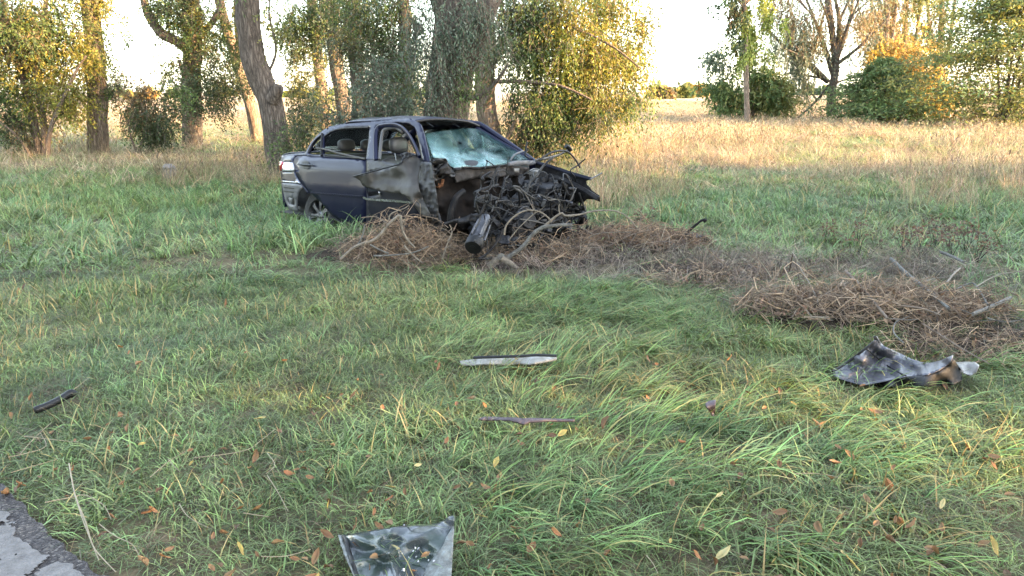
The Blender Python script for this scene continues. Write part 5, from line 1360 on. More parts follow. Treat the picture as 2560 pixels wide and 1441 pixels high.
# wires and thin hoses
for i in range(130):
    a = prg.uniform(560, 1450); c_ = prg.uniform(580, 1180); x0 = prg.uniform(1.35, 1.85)
    pts = [(a, c_, x0)]; dx, dy = prg.gauss(0, 60), prg.gauss(15, 60)
    for k in range(4):
        dx = dx * .6 + prg.gauss(0, 50); dy = dy * .6 + prg.gauss(8, 50); a += dx; c_ += dy; x0 += prg.uniform(-.06, .06)
        a = min(max(a, 520), 1500); c_ = min(c_, 1290); pts.append((a, c_, x0))
    b = MB(); b.tube([zx2(*q) for q in spline(pts, 5)], prg.choice([.0035, .005, .005, .008, .012]), 6); b.obj('wire', M[prg.choice(['black', 'black', 'rubber', 'soot', 'soot', 'bare'])], car)
# small bright broken bits
for i in range(16):
    b = MB(); b.box(zx2(prg.uniform(650, 1450), prg.uniform(650, 1150), prg.uniform(1.5, 1.9)), (prg.uniform(.015, .05), prg.uniform(.015, .05), prg.uniform(.02, .09)), (prg.uniform(0, 3), prg.uniform(0, 3), prg.uniform(0, 3))); b.obj('broken_bracket', M[prg.choice(['alu', 'bare_lite', 'steel', 'alu'])], car)
# ------------------------------------------------------------------ debris, brush, fallen leaves
def ZA(P): return [(800 + a / 5.12, 480 + b / 5.12) for a, b in P]
def ZB(P): return [(1250 + a / 4.267, 520 + b / 4.267) for a, b in P]
def ZC(P): return [(1700 + a / 2.977, 530 + b / 2.977) for a, b in P]
def ZD(P): return [(2000 + a / 4.571, 800 + b / 4.571) for a, b in P]
def ZE(P): return [(750 + a / 5.12, 1200 + b / 5.12) for a, b in P]
def ZF(P): return [(1050 + a / 4.804, 820 + b / 4.804) for a, b in P]
def ZG(P): return [(a / 2.664, 900 + b / 2.664) for a, b in P]
def ZH(P): return [(1500 + a / 2.415, 900 + b / 2.415) for a, b in P]


def gsheet(name, outline, zc, mt, parent=None, holes=(), res=6, thick=.004, amp=0., fs=.05, seed=0, smooth=True, ridge=False, dz=0., org=None, folds=()):
    """sheet lying on the ground: zc control points (px,py,height)"""
    V, F = tri2d(outline, holes, res, seed=seed); W = []; K = []
    for x, y in V:
        ws = [1 / ((x - a) ** 2 + (y - b) ** 2 + 500) ** 2.2 for a, b, c in zc]; z = sum(w * c for w, (_, _, c) in zip(ws, zc)) / sum(ws)
        if amp:
            n = noise.noise(Vector((x * fs, y * fs, seed))); z += amp * ((1 - 2 * abs(n)) if ridge else n)
        for (ax_, ay_), (bx_, by_), fh, fw in folds:
            t = max(0., min(1., ((x - ax_) * (bx_ - ax_) + (y - ay_) * (by_ - ay_)) / ((bx_ - ax_) ** 2 + (by_ - ay_) ** 2)))
            z += fh * max(0., 1 - math.hypot(x - ax_ - t * (bx_ - ax_), y - ay_ - t * (by_ - ay_)) / fw)
        W.append(G(x, y, z + dz))
    if org is None: org = sum(W, Vector()) / len(W); org.z = min(w.z for w in W)
    n = Vector()
    for f in F[:60]:
        a, b, c = (W[i] for i in f[:3]); n += (b - a).cross(c - a)
    if n.z < 0: F = [f[::-1] for f in F]
    o = mk(name, [w - org for w in W], F, mt, parent, smooth); 
    if parent is None: o.location = org
    if thick: md = o.modifiers.new('t', 'SOLIDIFY'); md.thickness = thick; md.offset = -1
    return o, org


M['sheen'] = mat('dirty_inner_panel', [(.05, .048, .056), (.085, .083, .10), (.095, .093, .115), (.10, .098, .12)], 34, .45, .1, .12, bscale=30, coat=.1, detail=3)
M['film'] = mat('oily_dark_sheet', [(.022, .026, .024), (.04, .052, .048), (.075, .075, .10), (.045, .055, .048)], 3.2, .34, .0, .05, bscale=14, coat=.2)
def filmmat():
    m = mat('oily_clear_sheet', [(.03, .042, .036), (.055, .08, .07), (.095, .10, .115), (.06, .085, .07)], 4, .2, 0, .04, bscale=18, coat=.3)
    nt = m.node_tree; L = nt.links; o = [n for n in nt.nodes if n.type == 'OUTPUT_MATERIAL'][0]; b = [n for n in nt.nodes if n.type == 'BSDF_PRINCIPLED'][0]
    t = N(nt, 'ShaderNodeBsdfTransparent'); t.inputs[0].default_value = (.62, .78, .7, 1); ms = N(nt, 'ShaderNodeMixShader'); ms.inputs[0].default_value = .82
    L.new(t.outputs[0], ms.inputs[1]); L.new(b.outputs[0], ms.inputs[2]); L.new(ms.outputs[0], o.inputs[0]); return m


M['film'] = filmmat()
M['film_edge'] = mat('crazed_pale_edge', [(.09, .09, .08), (.16, .165, .15), (.30, .33, .32)], 24, .5, 0, .5, bscale=60)
M['ivory'] = mat('scraped_ivory_plastic', [(.17, .15, .12), (.30, .28, .24), (.42, .41, .39)], 14, .5, 0, .2)
M['plum'] = mat('dull_plum_plastic', [(.035, .025, .032), (.075, .05, .06), (.12, .08, .08)], 12, .55, 0, .2)
M['shard'] = mat('dusty_shard', [(.11, .10, .085), (.17, .15, .13)], 10, .35, 0, .1)

# -- torn fender bowl on the right
zc = [(*ZD([p])[0], h) for p, h in (((370, 595), .05), ((860, 190), .24), ((950, 300), .17), ((1280, 455), .11), ((1480, 495), .11), ((1750, 405), .21), ((1600, 560), .15), ((1470, 622), .13), ((1220, 645), .11), ((1000, 690), .08), ((720, 742), .05), ((620, 715), .04), ((1000, 590), .035), ((800, 620), .03), ((1250, 570), .045), ((620, 560), .07), ((700, 420), .16), ((900, 450), .07))]
fen, fo = gsheet('torn_fender', ZD([(860, 178), (885, 190), (920, 250), (960, 300), (1100, 362), (1280, 448), (1400, 484), (1480, 492), (1590, 470), (1680, 430), (1752, 398), (1750, 430), (1700, 500), (1600, 568), (1470, 626), (1220, 646), (1000, 692), (820, 730), (720, 745), (620, 722), (480, 680), (390, 640), (368, 592), (470, 530), (600, 440), (720, 350), (820, 270), (842, 240)]), zc, M['sheen'], res=5, amp=.006, fs=.12, seed=2)
tag(fen, 'torn dark fender lying like a shallow bowl below the brush heap', 'car part')
gsheet('outer_skin', ZD([(715, 748), (1000, 696), (1220, 650), (1470, 630), (1600, 572), (1700, 504), (1752, 440), (1800, 510), (1852, 590), (1850, 690), (1760, 738), (1600, 752), (1200, 760), (900, 762)]), [(*ZD([p])[0], h) for p, h in (((720, 748), .045), ((1000, 696), .075), ((1220, 650), .105), ((1470, 630), .125), ((1600, 572), .145), ((1750, 440), .2), ((1850, 600), .08), ((1850, 690), .03), ((1600, 752), .0), ((1200, 760), .0), ((900, 762), .0))], M['liner'], fen, res=6, org=fo, thick=.003)
b = MB(); b.tube([G(x, y, z) - fo for x, y, z in spline([(*ZD([p])[0], h) for p, h in (((830, 262), .225), ((720, 352), .18), ((600, 442), .12), ((470, 532), .075), ((372, 592), .06))], 4)], .007, 6); b.obj('flange', M['black'], fen)
b = MB(); b.tube([G(x, y, z) - fo for x, y, z in spline([(*ZD([p])[0], h) for p, h in (((850, 190), .25), ((900, 300), .16), ((840, 420), .1), ((700, 600), .06), ((630, 715), .045))], 4)], .010, 6, flat=.4); b.obj('stiffening_rib', M['bare_lite'], fen)
b = MB(); b.tube([G(x, y, z) for x, y, z in spline([(*ZD([p])[0], h) for p, h in (((750, 325), .19), ((900, 450), .085), ((1050, 560), .05), ((1210, 640), .115))], 4)], .0045, 5); tag(b.obj('dry_stalk', M['stick']), 'brown dry stalk lying across the torn fender bowl', 'stalk')
sh_, _ = gsheet('plastic_shard', ZD([(1760, 485), (1900, 478), (2000, 480), (2050, 520), (2010, 600), (1950, 640), (1830, 590)]), [(*ZD([(1800, 500)])[0], .09), (*ZD([(2040, 500)])[0], .10), (*ZD([(1940, 630)])[0], .06)], M['shard'], res=6, thick=.004)
tag(sh_, 'dull beige plastic shard sticking out behind the torn fender', 'car part')
# -- oily dark sheet at the bottom
ez = [(*ZE([p])[0], h) for p, h in (((490, 700), .075), ((900, 650), .10), ((1300, 592), .10), ((1750, 560), .10), ((1960, 440), .15), ((1970, 700), .10), ((1950, 1200), .07), ((1200, 900), .055), ((900, 1100), .06), ((1500, 1100), .05), ((640, 1100), .07), ((1300, 1500), .06))]
_fc = ZE([(1130, 940)])[0]
FOLD = [(_fc, ZE([q])[0], h, w) for q, h, w in (((690, 730), .022, 26), ((1250, 1400), .02, 24), ((1720, 620), .018, 24), ((600, 1080), .016, 18), ((1180, 610), .012, 18), ((1560, 1230), -.012, 22))]
pan, po = gsheet('crumpled_sheet', ZE([(486, 702), (540, 700), (640, 702), (760, 672), (900, 650), (1100, 618), (1300, 588), (1500, 575), (1700, 568), (1780, 545), (1850, 510), (1900, 470), (1955, 450), (1976, 480), (1975, 600), (1962, 800), (1950, 1000), (1940, 1240), (1925, 1520), (860, 1520), (760, 1300), (690, 1240), (640, 1120), (590, 1010), (550, 900), (510, 790)]), ez, M['film'], res=5, amp=.004, fs=.028, seed=4, folds=FOLD)
tag(pan, 'crumpled oily dark sheet with pale edges lying near the tarmac', 'car part')
gsheet('pale_edge', ZE([(1962, 590), (1975, 640), (1962, 800), (1950, 1000), (1940, 1240), (1925, 1515), (1500, 1515), (1570, 1230), (1640, 1080), (1740, 950), (1830, 840), (1880, 720)]), ez, M['film_edge'], pan, res=5, amp=.004, fs=.028, seed=4, folds=FOLD, dz=.006, org=po)
gsheet('black_trim', ZE([(532, 704), (575, 706), (640, 860), (700, 1060), (780, 1290), (850, 1500), (800, 1500), (720, 1240), (650, 1060), (590, 880)]), ez, M['black'], pan, res=5, amp=.004, fs=.028, seed=4, folds=FOLD, dz=.009, org=po)
gsheet('left_flange', ZE([(486, 702), (530, 706), (588, 880), (648, 1060), (715, 1240), (690, 1240), (640, 1120), (590, 1010), (550, 900), (510, 790)]), ez, M['film_edge'], pan, res=4, amp=.004, fs=.028, seed=4, folds=FOLD, dz=.006, org=po)
cr = random.Random(6)
gb = MB()
for i in range(26):
    px, py = ZE([(cr.gauss(1520, 130), cr.gauss(900, 140))])[0]; p = G(px, py, .068) - po; s = cr.uniform(.0015, .005)
    gb.box(p, (s * 2, s * 1.4, s), (cr.uniform(0, 3), cr.uniform(0, 3), cr.uniform(0, 3)))
o = tag(gb.obj('glass_crumb', M['clearlens'], pan, smooth=False), kind='stuff')
# -- ivory strip, plum strip
st, so = gsheet('bumper_strip', ZF([(478, 396), (640, 376), (900, 362), (1200, 346), (1400, 332), (1640, 330), (1645, 372), (1500, 400), (1300, 432), (1180, 420), (1000, 442), (850, 428), (640, 442), (500, 442)]), [(*ZF([p])[0], h) for p, h in (((480, 400), .06), ((900, 362), .10), ((1640, 332), .11), ((1640, 370), .08), ((1000, 440), .055), ((500, 440), .045))], M['ivory'], res=4, amp=.004, fs=.1, seed=5, thick=.01)
tag(st, 'broken ivory bumper strip with black rim lying in the grass', 'car part')
b = MB(); b.tube([G(x, y, z) - so for x, y, z in spline([(*ZF([p])[0], h) for p, h in (((640, 358), .105), ((900, 350), .115), ((1200, 340), .12), ((1400, 328), .125), ((1640, 336), .12))], 4)], .009, 6, flat=.5); b.obj('rim', M['black'], st)
pl, _ = gsheet('plum_strip', ZF([(700, 1090), (770, 1066), (900, 1066), (1020, 1074), (1150, 1076), (1240, 1086), (1330, 1080), (1500, 1086), (1700, 1090), (1860, 1098), (1850, 1114), (1690, 1112), (1500, 1112), (1330, 1124), (1240, 1152), (1160, 1128), (1080, 1106), (900, 1100), (760, 1098)]), [(*ZF([p])[0], h) for p, h in (((770, 1070), .10), ((1200, 1080), .115), ((1850, 1100), .09), ((1200, 1150), .09), ((800, 1100), .08))], M['plum'], res=4, thick=.008, amp=.004, fs=.1)
tag(pl, 'thin plum brown trim strip half sunk in yellowish grass', 'car part')
# -- black tube, small shard, curled strip
b = MB(); b.tube([G(x, y, z) for x, y, z in spline([(*ZG([p])[0], h) for p, h in (((228, 338), .045), ((300, 312), .05), ((380, 275), .055), ((440, 240), .06), ((475, 222), .065), ((496, 236), .05))], 4)], [.016, .02, .02, .02, .02, .02, .02, .02, .02, .02, .02, .021, .021, .021, .022, .022, .022, .022, .022, .022, .020], 12)
tag(b.obj('bent_hose', M['black']), 'short bent black rubber hose lying in short grass', 'hose')
o, _ = gsheet('plastic_chip', ZH([(636, 262), (655, 248), (700, 240), (696, 300), (688, 345), (668, 322), (644, 290)]), [(*ZH([p])[0], h) for p, h in (((640, 255), .13), ((700, 240), .14), ((688, 345), .05))], M['plum'], res=4, thick=.004); tag(o, 'small grey plastic chip standing upright in long grass', 'car part')
b = MB(); b.tube([G(x, y, z) for x, y, z in spline([(*ZH([p])[0], h) for p, h in (((1120, 126), .04), ((1150, 106), .06), ((1220, 104), .06), ((1290, 112), .05), ((1340, 140), .04))], 4)], .008, 6, flat=.4); tag(b.obj('curled_strip', M['black']), 'thin curled black rubber strip beside the torn fender', 'car part')
b = MB(); b.tube([G(x, y, z) for x, y, z in spline([(*ZH([p])[0], h) for p, h in (((1180, 160), .05), ((1240, 190), .05), ((1310, 225), .05))], 4)], .007, 6); tag(b.obj('brown_twig', M['stick']), 'short dark twig lying below the curled rubber strip', 'twig')
# -- torn wheel liner with the stick beyond the heap
lc = G(*ZB([(1850, 400)])[0], .05); b = MB(); V = []; F = []
for i in range(17):
    a = -1.2 + 2.9 * i / 16; n_ = noise.noise(Vector((a * 3, 0, 1))) * .02
    for r, z in ((.19, .01), (.20, .07 + n_), (.29, .09 + n_), (.34, .03), (.35, 0)): V.append(Vector((math.cos(a) * r * 1.35 + .02, math.sin(a) * r * 1.15, z)))
    if i:
        for k in range(4): F.append(((i - 1) * 5 + k, i * 5 + k, i * 5 + k + 1, (i - 1) * 5 + k + 1))
b.add(V, F); lin = b.obj('torn_wheel_liner', M['soot']); lin.location = lc; lin.rotation_euler = (0, .05, 1.2); md = lin.modifiers.new('t', 'SOLIDIFY'); md.thickness = .008
tag(lin, 'torn black wheel liner lying at the end of the twig heap', 'car part')
Yl = lc.y
b = MB(); b.tube([at(*q, Yl) for q in spline(ZB([(1880, 380), (1950, 310), (2040, 225), (2110, 165), (2160, 132), (2205, 140)]), 4)], [.014] * 12 + [.013] * 5 + [.02, .024, .02, .012][:4], 7); tag(b.obj('charred_rod', M['soot']), 'black bent rod rising out of the torn wheel liner', 'car part')

# -- brush heaps
def heap(name, label, c, rx, ry, h, n, seed, lens=(.12, .46), rad=(.0011, .0034), pal=None, lift=.0):
    rg = np.random.RandomState(seed); root = tag(empty(name, (c.x, c.y, float(gz(c.x, c.y)))), label, 'brush')
    pal = np.array(pal or [(1.6, 1.5, 1.36), (1.0, .93, .86), (2.2, 2.08, 1.88), (.55, .52, .49), (1.3, 1.15, 1.02)])
    Vs = []; Fs = []; Ks = []; off = 0
    for i in range(n):
        a = rg.uniform(0, 6.28); r = math.sqrt(rg.rand()); x = rx * r * math.cos(a); y = ry * r * math.sin(a)
        top = h * (1 - r) ** .8; z = top * rg.uniform(.05, 1.05) + lift
        L_ = rg.uniform(*lens); az = rg.uniform(0, 6.28); el = rg.normal(0, .38) - (.35 * (r - .3) if h > .3 else 0)
        d = np.array([math.cos(az) * math.cos(el), math.sin(az) * math.cos(el), math.sin(el)]); s = rg.normal(0, .24, 3) * L_
        P = [np.array([x, y, z]) + d * L_ * (t - .5) + s * math.sin(t * 3.1) + rg.normal(0, .012, 3) for t in (0, .33, .66, 1)]
        for p in P: p[2] = max(p[2], .0)
        rr = rg.uniform(*rad) * (2.0 if rg.rand() < .06 else 1)
        V, F = tube(P, [rr, rr, rr * .85, rr * .5], 4, cap=False)
        Vs += [tuple(v) for v in V]; Fs += [tuple(q + off for q in f) for f in F]; Ks += [tuple(pal[rg.randint(len(pal))] * rg.uniform(.7, 1.25))] * len(V); off += len(V)
    o = mk('twig_tangle', Vs, Fs, M['stick'], root, True, Ks); o['kind'] = 'stuff'
    # withered leaves caught in the twigs
    m = n // 2; a = rg.uniform(0, 6.28, m); r = np.sqrt(rg.rand(m)); P = np.stack([rx * r * np.cos(a), ry * r * np.sin(a), h * (1 - r) * rg.uniform(.1, 1, m) + lift + .01], 1)
    V, F, K = leaves(rg, P, rg.normal(0, 1, (m, 3)), .05, [(.16, .095, .06), (.22, .14, .085), (.10, .065, .045)], .4, .2)
    o = mk('withered_leaf', V, F, M['deadleaf'], root, False, K); o['kind'] = 'stuff'
    return root


HL = G(1005, 655); HM = G(1330, 655); HR = G(1575, 625); HF = G(2190, 800); HF2 = G(2420, 870)
heap('brush_heap', 'cone of dry twigs and straw piled against the car door', HL + Vector((.02, .12, 0)), .62, .38, .47, 1300, 1)
heap('brush_heap', 'low straw and twigs crushed under the torn engine', HM + Vector((0, .15, 0)), .75, .3, .22, 420, 2)
heap('brush_heap', 'long low heap of brown twigs between engine and wheel liner', HR + Vector((.05, .05, 0)), .72, .34, .2, 1000, 3, pal=[(1.5, 1.28, 1.1), (1.0, .86, .76), (2.0, 1.72, 1.45), (.6, .53, .49)])
heap('brush_heap', 'wide flat heap of twigs and dead grass above the torn fender', HF + Vector((0, .10, 0)), 1.0, .42, .13, 1250, 4, lens=(.10, .38), rad=(.0012, .0036), lift=.02)
heap('brush_heap', 'thin scatter of twigs behind the beige shard and torn fender', HF2, .7, .36, .08, 420, 5, lens=(.10, .35), rad=(.0012, .003), lift=.02)
heap('brush_heap', 'thin trail of brown straw between the two twig heaps', G(1830, 700), .9, .30, .08, 420, 6, lift=.01)

# -- single branches and logs
M['lichen'] = mat('lichen_bark', [(.07, .063, .053), (.14, .13, .112), (.23, .225, .2)], 26, .85, 0, .5)
M['tanwood'] = mat('tan_stripped_wood', [(.12, .095, .07), (.21, .17, .125), (.29, .24, .18)], 14, .75, 0, .3)
M['redwood'] = mat('reddish_stem', [(.09, .062, .045), (.16, .115, .08), (.22, .16, .11)], 14, .75, 0, .3)
def branch(name, label, P, z, Y, w0, w1, mt='tanwood', n=7, twigs=0, seed=1, dY=0):
    k = Y / (FPX * CP); rg = random.Random(seed)
    pts = [at(x, y, Y + dY * i) for i, (x, y) in enumerate(spline(z(P), 4))]
    m = len(pts); base = pts[0].copy(); 
    b = MB(); b.tube([p - base for p in pts], [(w0 + (w1 - w0) * i / (m - 1)) * k / 2 * (1 + .12 * rg.uniform(-1, 1)) for i in range(m)], n)
    o = b.obj(name, M[mt]); o.location = base; tag(o, label, 'branch')
    for q in range(twigs):
        i = rg.randrange(m // 4, m); p = pts[i] - base; d = Vector((rg.gauss(0, 1), rg.gauss(0, .6), rg.gauss(.2, .6))).normalized() * rg.uniform(.06, .2)
        t = MB(); t.tube([p, p + d * .5 + Vector((0, 0, rg.uniform(-.02, .02))), p + d], [.004, .003, .0015], 5); t.obj('twig', M[mt], o)
    return o


YL = HL.y - .05; YM = HM.y; YR = HR.y - .08; YF = HF.y
branch('dry_pole', 'stout dry pole leaning up the cone of twigs', [(270, 860), (430, 720), (560, 660), (660, 632), (770, 555), (880, 420), (1010, 300)], ZA, YL - .15, 8, 8, twigs=4, seed=2)
branch('dry_stick', 'curved pale stick standing left of the leaning pole', [(330, 790), (480, 680), (545, 560), (575, 420)], ZA, YL - .1, 4.5, 4, 'lichen', seed=3)
branch('dry_stick', 'forked tan stick hanging down the cone of twigs', [(1030, 300), (1055, 480), (1110, 600), (1215, 715)], ZA, YL - .25, 7, 4, twigs=3, seed=4)
branch('dry_stick', 'thin tan stick below the forked one reaching the grass', [(1075, 690), (1150, 770), (1230, 850), (1310, 905)], ZA, YL - .3, 4.5, 3, seed=5)
branch('dry_stick', 'pale bent stick lying across the foot of the twig cone', [(690, 820), (860, 815), (1060, 800), (1220, 770), (1390, 700)], ZA, YL - .3, 5, 3, 'lichen', seed=6)
branch('dry_stick', 'grey stick sloping down beside the leaning pole', [(640, 675), (760, 740), (885, 792)], ZA, YL - .28, 5, 4, 'lichen', seed=7)
branch('dry_stick', 'reddish twig arching above the car sill', [(530, 332), (680, 318), (790, 352), (905, 412)], ZA, YL - .1, 2.5, 2, 'redwood', seed=8)
branch('dry_stick', 'slender stick crossing the top of the twig cone', [(880, 380), (900, 290), (1000, 240), (1085, 210), (1140, 165)], ZA, YL - .1, 4, 2, seed=9)
branch('straw_tuft_stalk', 'pale straw root bundle standing right of the twig cone', [(1560, 900), (1590, 780), (1640, 640), (1690, 520), (1660, 420)], ZA, YL - .15, 5, 2, twigs=6, seed=10)
branch('grey_branch', 'grey lichen covered branch leaning in front of the engine', [(60, 545), (130, 500), (250, 410), (350, 285), (450, 212), (560, 192), (680, 182), (765, 186)], ZB, YM - .12, 12, 8, 'lichen', 9, 5, 11)
branch('bare_branch', 'long thin bare branch arching right over the twig heap', [(480, 190), (640, 62), (700, 86), (850, 72), (1000, 36), (1200, 30), (1350, 90), (1480, 240)], ZB, YM - .1, 7, 2.2, 'tanwood', 7, 5, 12)
branch('bare_branch', 'tan branch bent in an arch before the gearbox', [(45, 290), (70, 180), (180, 72), (300, 26), (420, 42), (500, 92), (552, 152)], ZB, YM - .15, 5, 3.5, 'tanwood', 7, 3, 13)
branch('bare_branch', 'thin twig crossing under the arched tan branch', [(95, 345), (200, 215), (380, 46)], ZB, YM - .17, 3, 2, 'tanwood', 6, 2, 14)
branch('bare_branch', 'short upright twig at the bend of the long bare branch', [(640, 62), (628, 20), (632, -40)], ZB, YM - .1, 4, 2, 'tanwood', 6, 0, 15)
stub = branch('cut_log', 'forked pale log with a round sawn end before the engine', [(640, 1362), (690, 1320), (748, 1280)], Z2, G(1250, 668).y, 17, 19, 'tanwood', 12, 0, 16)
b = MB(); kk = stub.location.y / (FPX * CP); pe = at(*Z2([(748, 1276)])[0], stub.location.y - .02) - stub.location; b.lathe([(-.05, 9.2 * kk), (.004, 9.2 * kk), (.012, 8.4 * kk), (.012, .0)], pe, (0, -1, .25), 18); b.obj('sawn_end', M['lichen'], stub)
b = MB(); b.tube([at(*q, stub.location.y - .02) - stub.location for q in spline(Z2([(752, 1285), (820, 1330), (880, 1378), (940, 1420)]), 4)], [8 * kk] * 6 + [7 * kk] * 7, 10); b.obj('fork', M['tanwood'], stub)
branch('bare_branch', 'reddish brown bough lying along the low twig heap', [(650, 465), (800, 430), (950, 400), (1100, 415), (1200, 390), (1400, 290), (1600, 240)], ZB, YR - .2, 6.5, 3, 'redwood', 8, 5, 17)
branch('bare_branch', 'second reddish bough sagging below the first one', [(800, 445), (1050, 430), (1130, 465), (1250, 470), (1400, 420), (1600, 370), (1790, 360)], ZB, YR - .24, 5.5, 2.5, 'redwood', 8, 4, 18)
branch('bare_branch', 'thin brown bough arching over the low twig heap', [(900, 360), (1000, 290), (1150, 265), (1400, 260)], ZB, YR - .1, 3.5, 2, 'tanwood', 7, 3, 19)
for lab, P, w0, w1, m_ in (('grey lichen covered log lying across the wide heap', [(1570, 350), (1700, 470), (1850, 590), (2000, 720)], 9, 8, 'lichen'), ('short grey log at the right end of the wide heap', [(2180, 762), (2300, 712), (2460, 640)], 9, 9, 'lichen'), ('grey branch lying in the dead weeds behind the heap', [(1940, 300), (2020, 330), (2110, 375)], 8, 7, 'lichen'), ('brown stick rising from the weeds behind the heap', [(1985, 530), (2030, 470), (2085, 420)], 6, 4, 'tanwood'),
                         ('dark brown stick lying slantwise over the wide heap', [(1230, 440), (1330, 540), (1400, 620), (1545, 795)], 8, 6, 'redwood'), ('straight thin straw stick at the foot of the wide heap', [(920, 785), (1010, 783), (1110, 786)], 3, 3, 'tanwood'), ('thin pale stick standing left of the wide heap', [(870, 380), (950, 510), (1022, 645)], 3, 2.5, 'tanwood'), ('thin straw stick crossing the middle of the heap', [(1022, 645), (1180, 560), (1330, 492)], 3, 2.5, 'tanwood'),
                         ('curved pale twig above the torn fender rim', [(1650, 800), (1600, 830), (1592, 900), (1665, 975)], 4, 3, 'lichen'), ('long thin twig arching beyond the short grey log', [(2200, 560), (2300, 500), (2400, 462), (2560, 440)], 3, 2, 'tanwood'), ('bent grey twig left of the short grey log', [(2040, 590), (2130, 540), (2200, 545), (2290, 690)], 4, 3, 'lichen'), ('long dark twig running down right of the heap', [(1800, 830), (1960, 930), (2120, 1030), (2300, 1130)], 4, 3, 'redwood'),
                         ('straw stick leaning over the log on the heap', [(1820, 520), (1900, 495), (1990, 490)], 3, 2.5, 'tanwood'), ('brown bough lying along the right slope of heap', [(1640, 700), (1800, 720), (1940, 770)], 6, 4, 'redwood'), ('grey stick at the edge of the field beyond heap', [(2290, 790), (2420, 820), (2560, 800)], 4, 3, 'lichen')):
    zs = [.14, .10]; pz = ZC(P); sp = spline(pz, 4); pts = [G(x, y, .17 if y < 800 else .13) for x, y in sp]; base = pts[0]; rg = random.Random(hash(lab) % 1000 if False else len(lab) * 7 + int(P[0][0]))
    m = len(pts); b = MB(); b.tube([p - base for p in pts], [(w0 + (w1 - w0) * i / (m - 1)) * p.y / (FPX * CP) / 2 for i, p in enumerate(pts)], 8)
    o = b.obj('fallen_branch', M[m_]); o.location = base; tag(o, lab, 'branch')
    for q in range(3):
        p = pts[rg.randrange(m)] - base; d = Vector((rg.gauss(0, 1), rg.gauss(0, .6), rg.uniform(-.2, .6))).normalized() * rg.uniform(.06, .16)
        t = MB(); t.tube([p, p + d * .5, p + d], [.003, .0025, .0015], 4); t.obj('twig', M[m_], o)

# -- dead weeds with brown seed heads
def weed(c, h, seed, label):
    rg = np.random.RandomState(seed); root = tag(empty('dead_weed', (c.x, c.y, float(gz(c.x, c.y)))), label, 'weed', 'dead weeds behind the wide heap')
    b = MB(); tips = []
    for i in range(7):
        d = np.array([rg.normal(0, .3), rg.normal(0, .3), 1.]); d /= np.linalg.norm(d); L_ = h * rg.uniform(.6, 1.1); t = d * L_ + np.array([0, 0, -.02]); b.tube([(0, 0, 0), t * .5 + rg.normal(0, .02, 3), t], [.003, .0025, .0015], 4, cap=False); tips.append((t, d))
    b.obj('stem', M['stick'], root)
    P = np.concatenate([t + rg.normal(0, .035, (16, 3)) for t, d in tips]); V, F, K = leaves(rg, P, rg.normal(0, 1, P.shape), .035, [(.10, .06, .04), (.15, .09, .055), (.07, .045, .035)], .5, .1)
    mk('seed_head', V, F, M['deadleaf'], root, False, K)


for i, (a, c_, lab) in enumerate([(1650, 300, 'dead brown weed with seed heads behind the slanting grey log'), (1900, 270, 'tall dead brown weed standing behind the grey branch'), (2020, 340, 'dead brown weed leaning over the grey branch'), (2210, 380, 'dead brown weed in grass right of the grey branch'), (1780, 360, 'low dead weed between the grey log and grey branch'), (1330, 330, 'low dead brown weed left of the slanting grey log'), (1080, 230, 'pale dead weed in the grass above the wide heap'), (2120, 300, 'dead weed with dark heads beside the field grass')]):
    weed(G(*ZC([(a, c_)])[0]), .26 + .05 * (i % 3), 90 + i, lab)
weed(G(*ZB([(1545, 280)])[0]), .34, 99, 'upright rusty brown dead weed on the low twig heap')

# -- pale stone in the dry grass, dead stem in the field
b = MB(); b.box((0, 0, .14), (.24, .2, .34), (0, .06, .3), bev=.3); o = b.obj('pale_stone', mat('pale_rough_stone', [(.16, .14, .12), (.24, .215, .19), (.3, .27, .245)], 12, .9, 0, .6)); o.location = G(425, 452); tag(o, 'pale upright stone half hidden in dry grass', 'stone')

# -- long dry stalks on the short grass
def stalk(P, z, r, lab, h=.065, mt=None):
    pts = [G(x, y, h) for x, y in spline(z(P), 4)]; base = pts[0].copy(); b = MB(); m = len(pts)
    b.tube([p - base for p in pts], [r * .75 * (1 - .5 * i / m) for i in range(m)], 5); o = b.obj('dry_stalk', mt or M['straw']); o.location = base; tag(o, lab, 'stalk', 'dry stalks on the verge')


M['straw'] = mat('pale_straw', [(.22, .165, .09), (.32, .25, .15), (.40, .33, .21)], 20, .55, 0, .1)
SL = 'thin pale dry stalk lying loose on the short grass'
stalk([(460, 690), (500, 900), (570, 1080), (620, 1240), (700, 1340), (772, 1412)], ZG, .0042, 'longest straw stalk lying beside the tarmac edge')
stalk([(505, 920), (560, 1090), (640, 1290), (660, 1335)], ZG, .0032, 'shorter straw stalk beside the longest one at the tarmac')
stalk([(300, 950), (480, 915), (560, 900), (640, 935), (700, 980), (740, 1062)], ZG, .003, 'bent straw blade crossing the longest stalk')
for P in ([(130, 632), (230, 520), (342, 418)], [(55, 648), (180, 622), (305, 575), (270, 490)], [(72, 752), (230, 705), (382, 664)], [(160, 508), (340, 530), (525, 550)], [(1000, 782), (1130, 672), (1272, 590)], [(1290, 652), (1480, 632), (1650, 598), (1740, 535), (1832, 462)], [(1195, 960), (1240, 1030), (1310, 1080), (1392, 1120)], [(660, 1092), (760, 1170), (880, 1230), (935, 1320)], [(1780, 770), (1850, 880), (1920, 1010)], [(1780, 620), (1830, 700), (1770, 760)],
          [(1740, 1310), (1900, 1308), (2070, 1262)], [(480, 205), (540, 160), (592, 118)], [(1120, 660), (1160, 710), (1200, 745)], [(1620, 1020), (1720, 1035), (1790, 1045)]): stalk(P, ZG, .0025, SL)
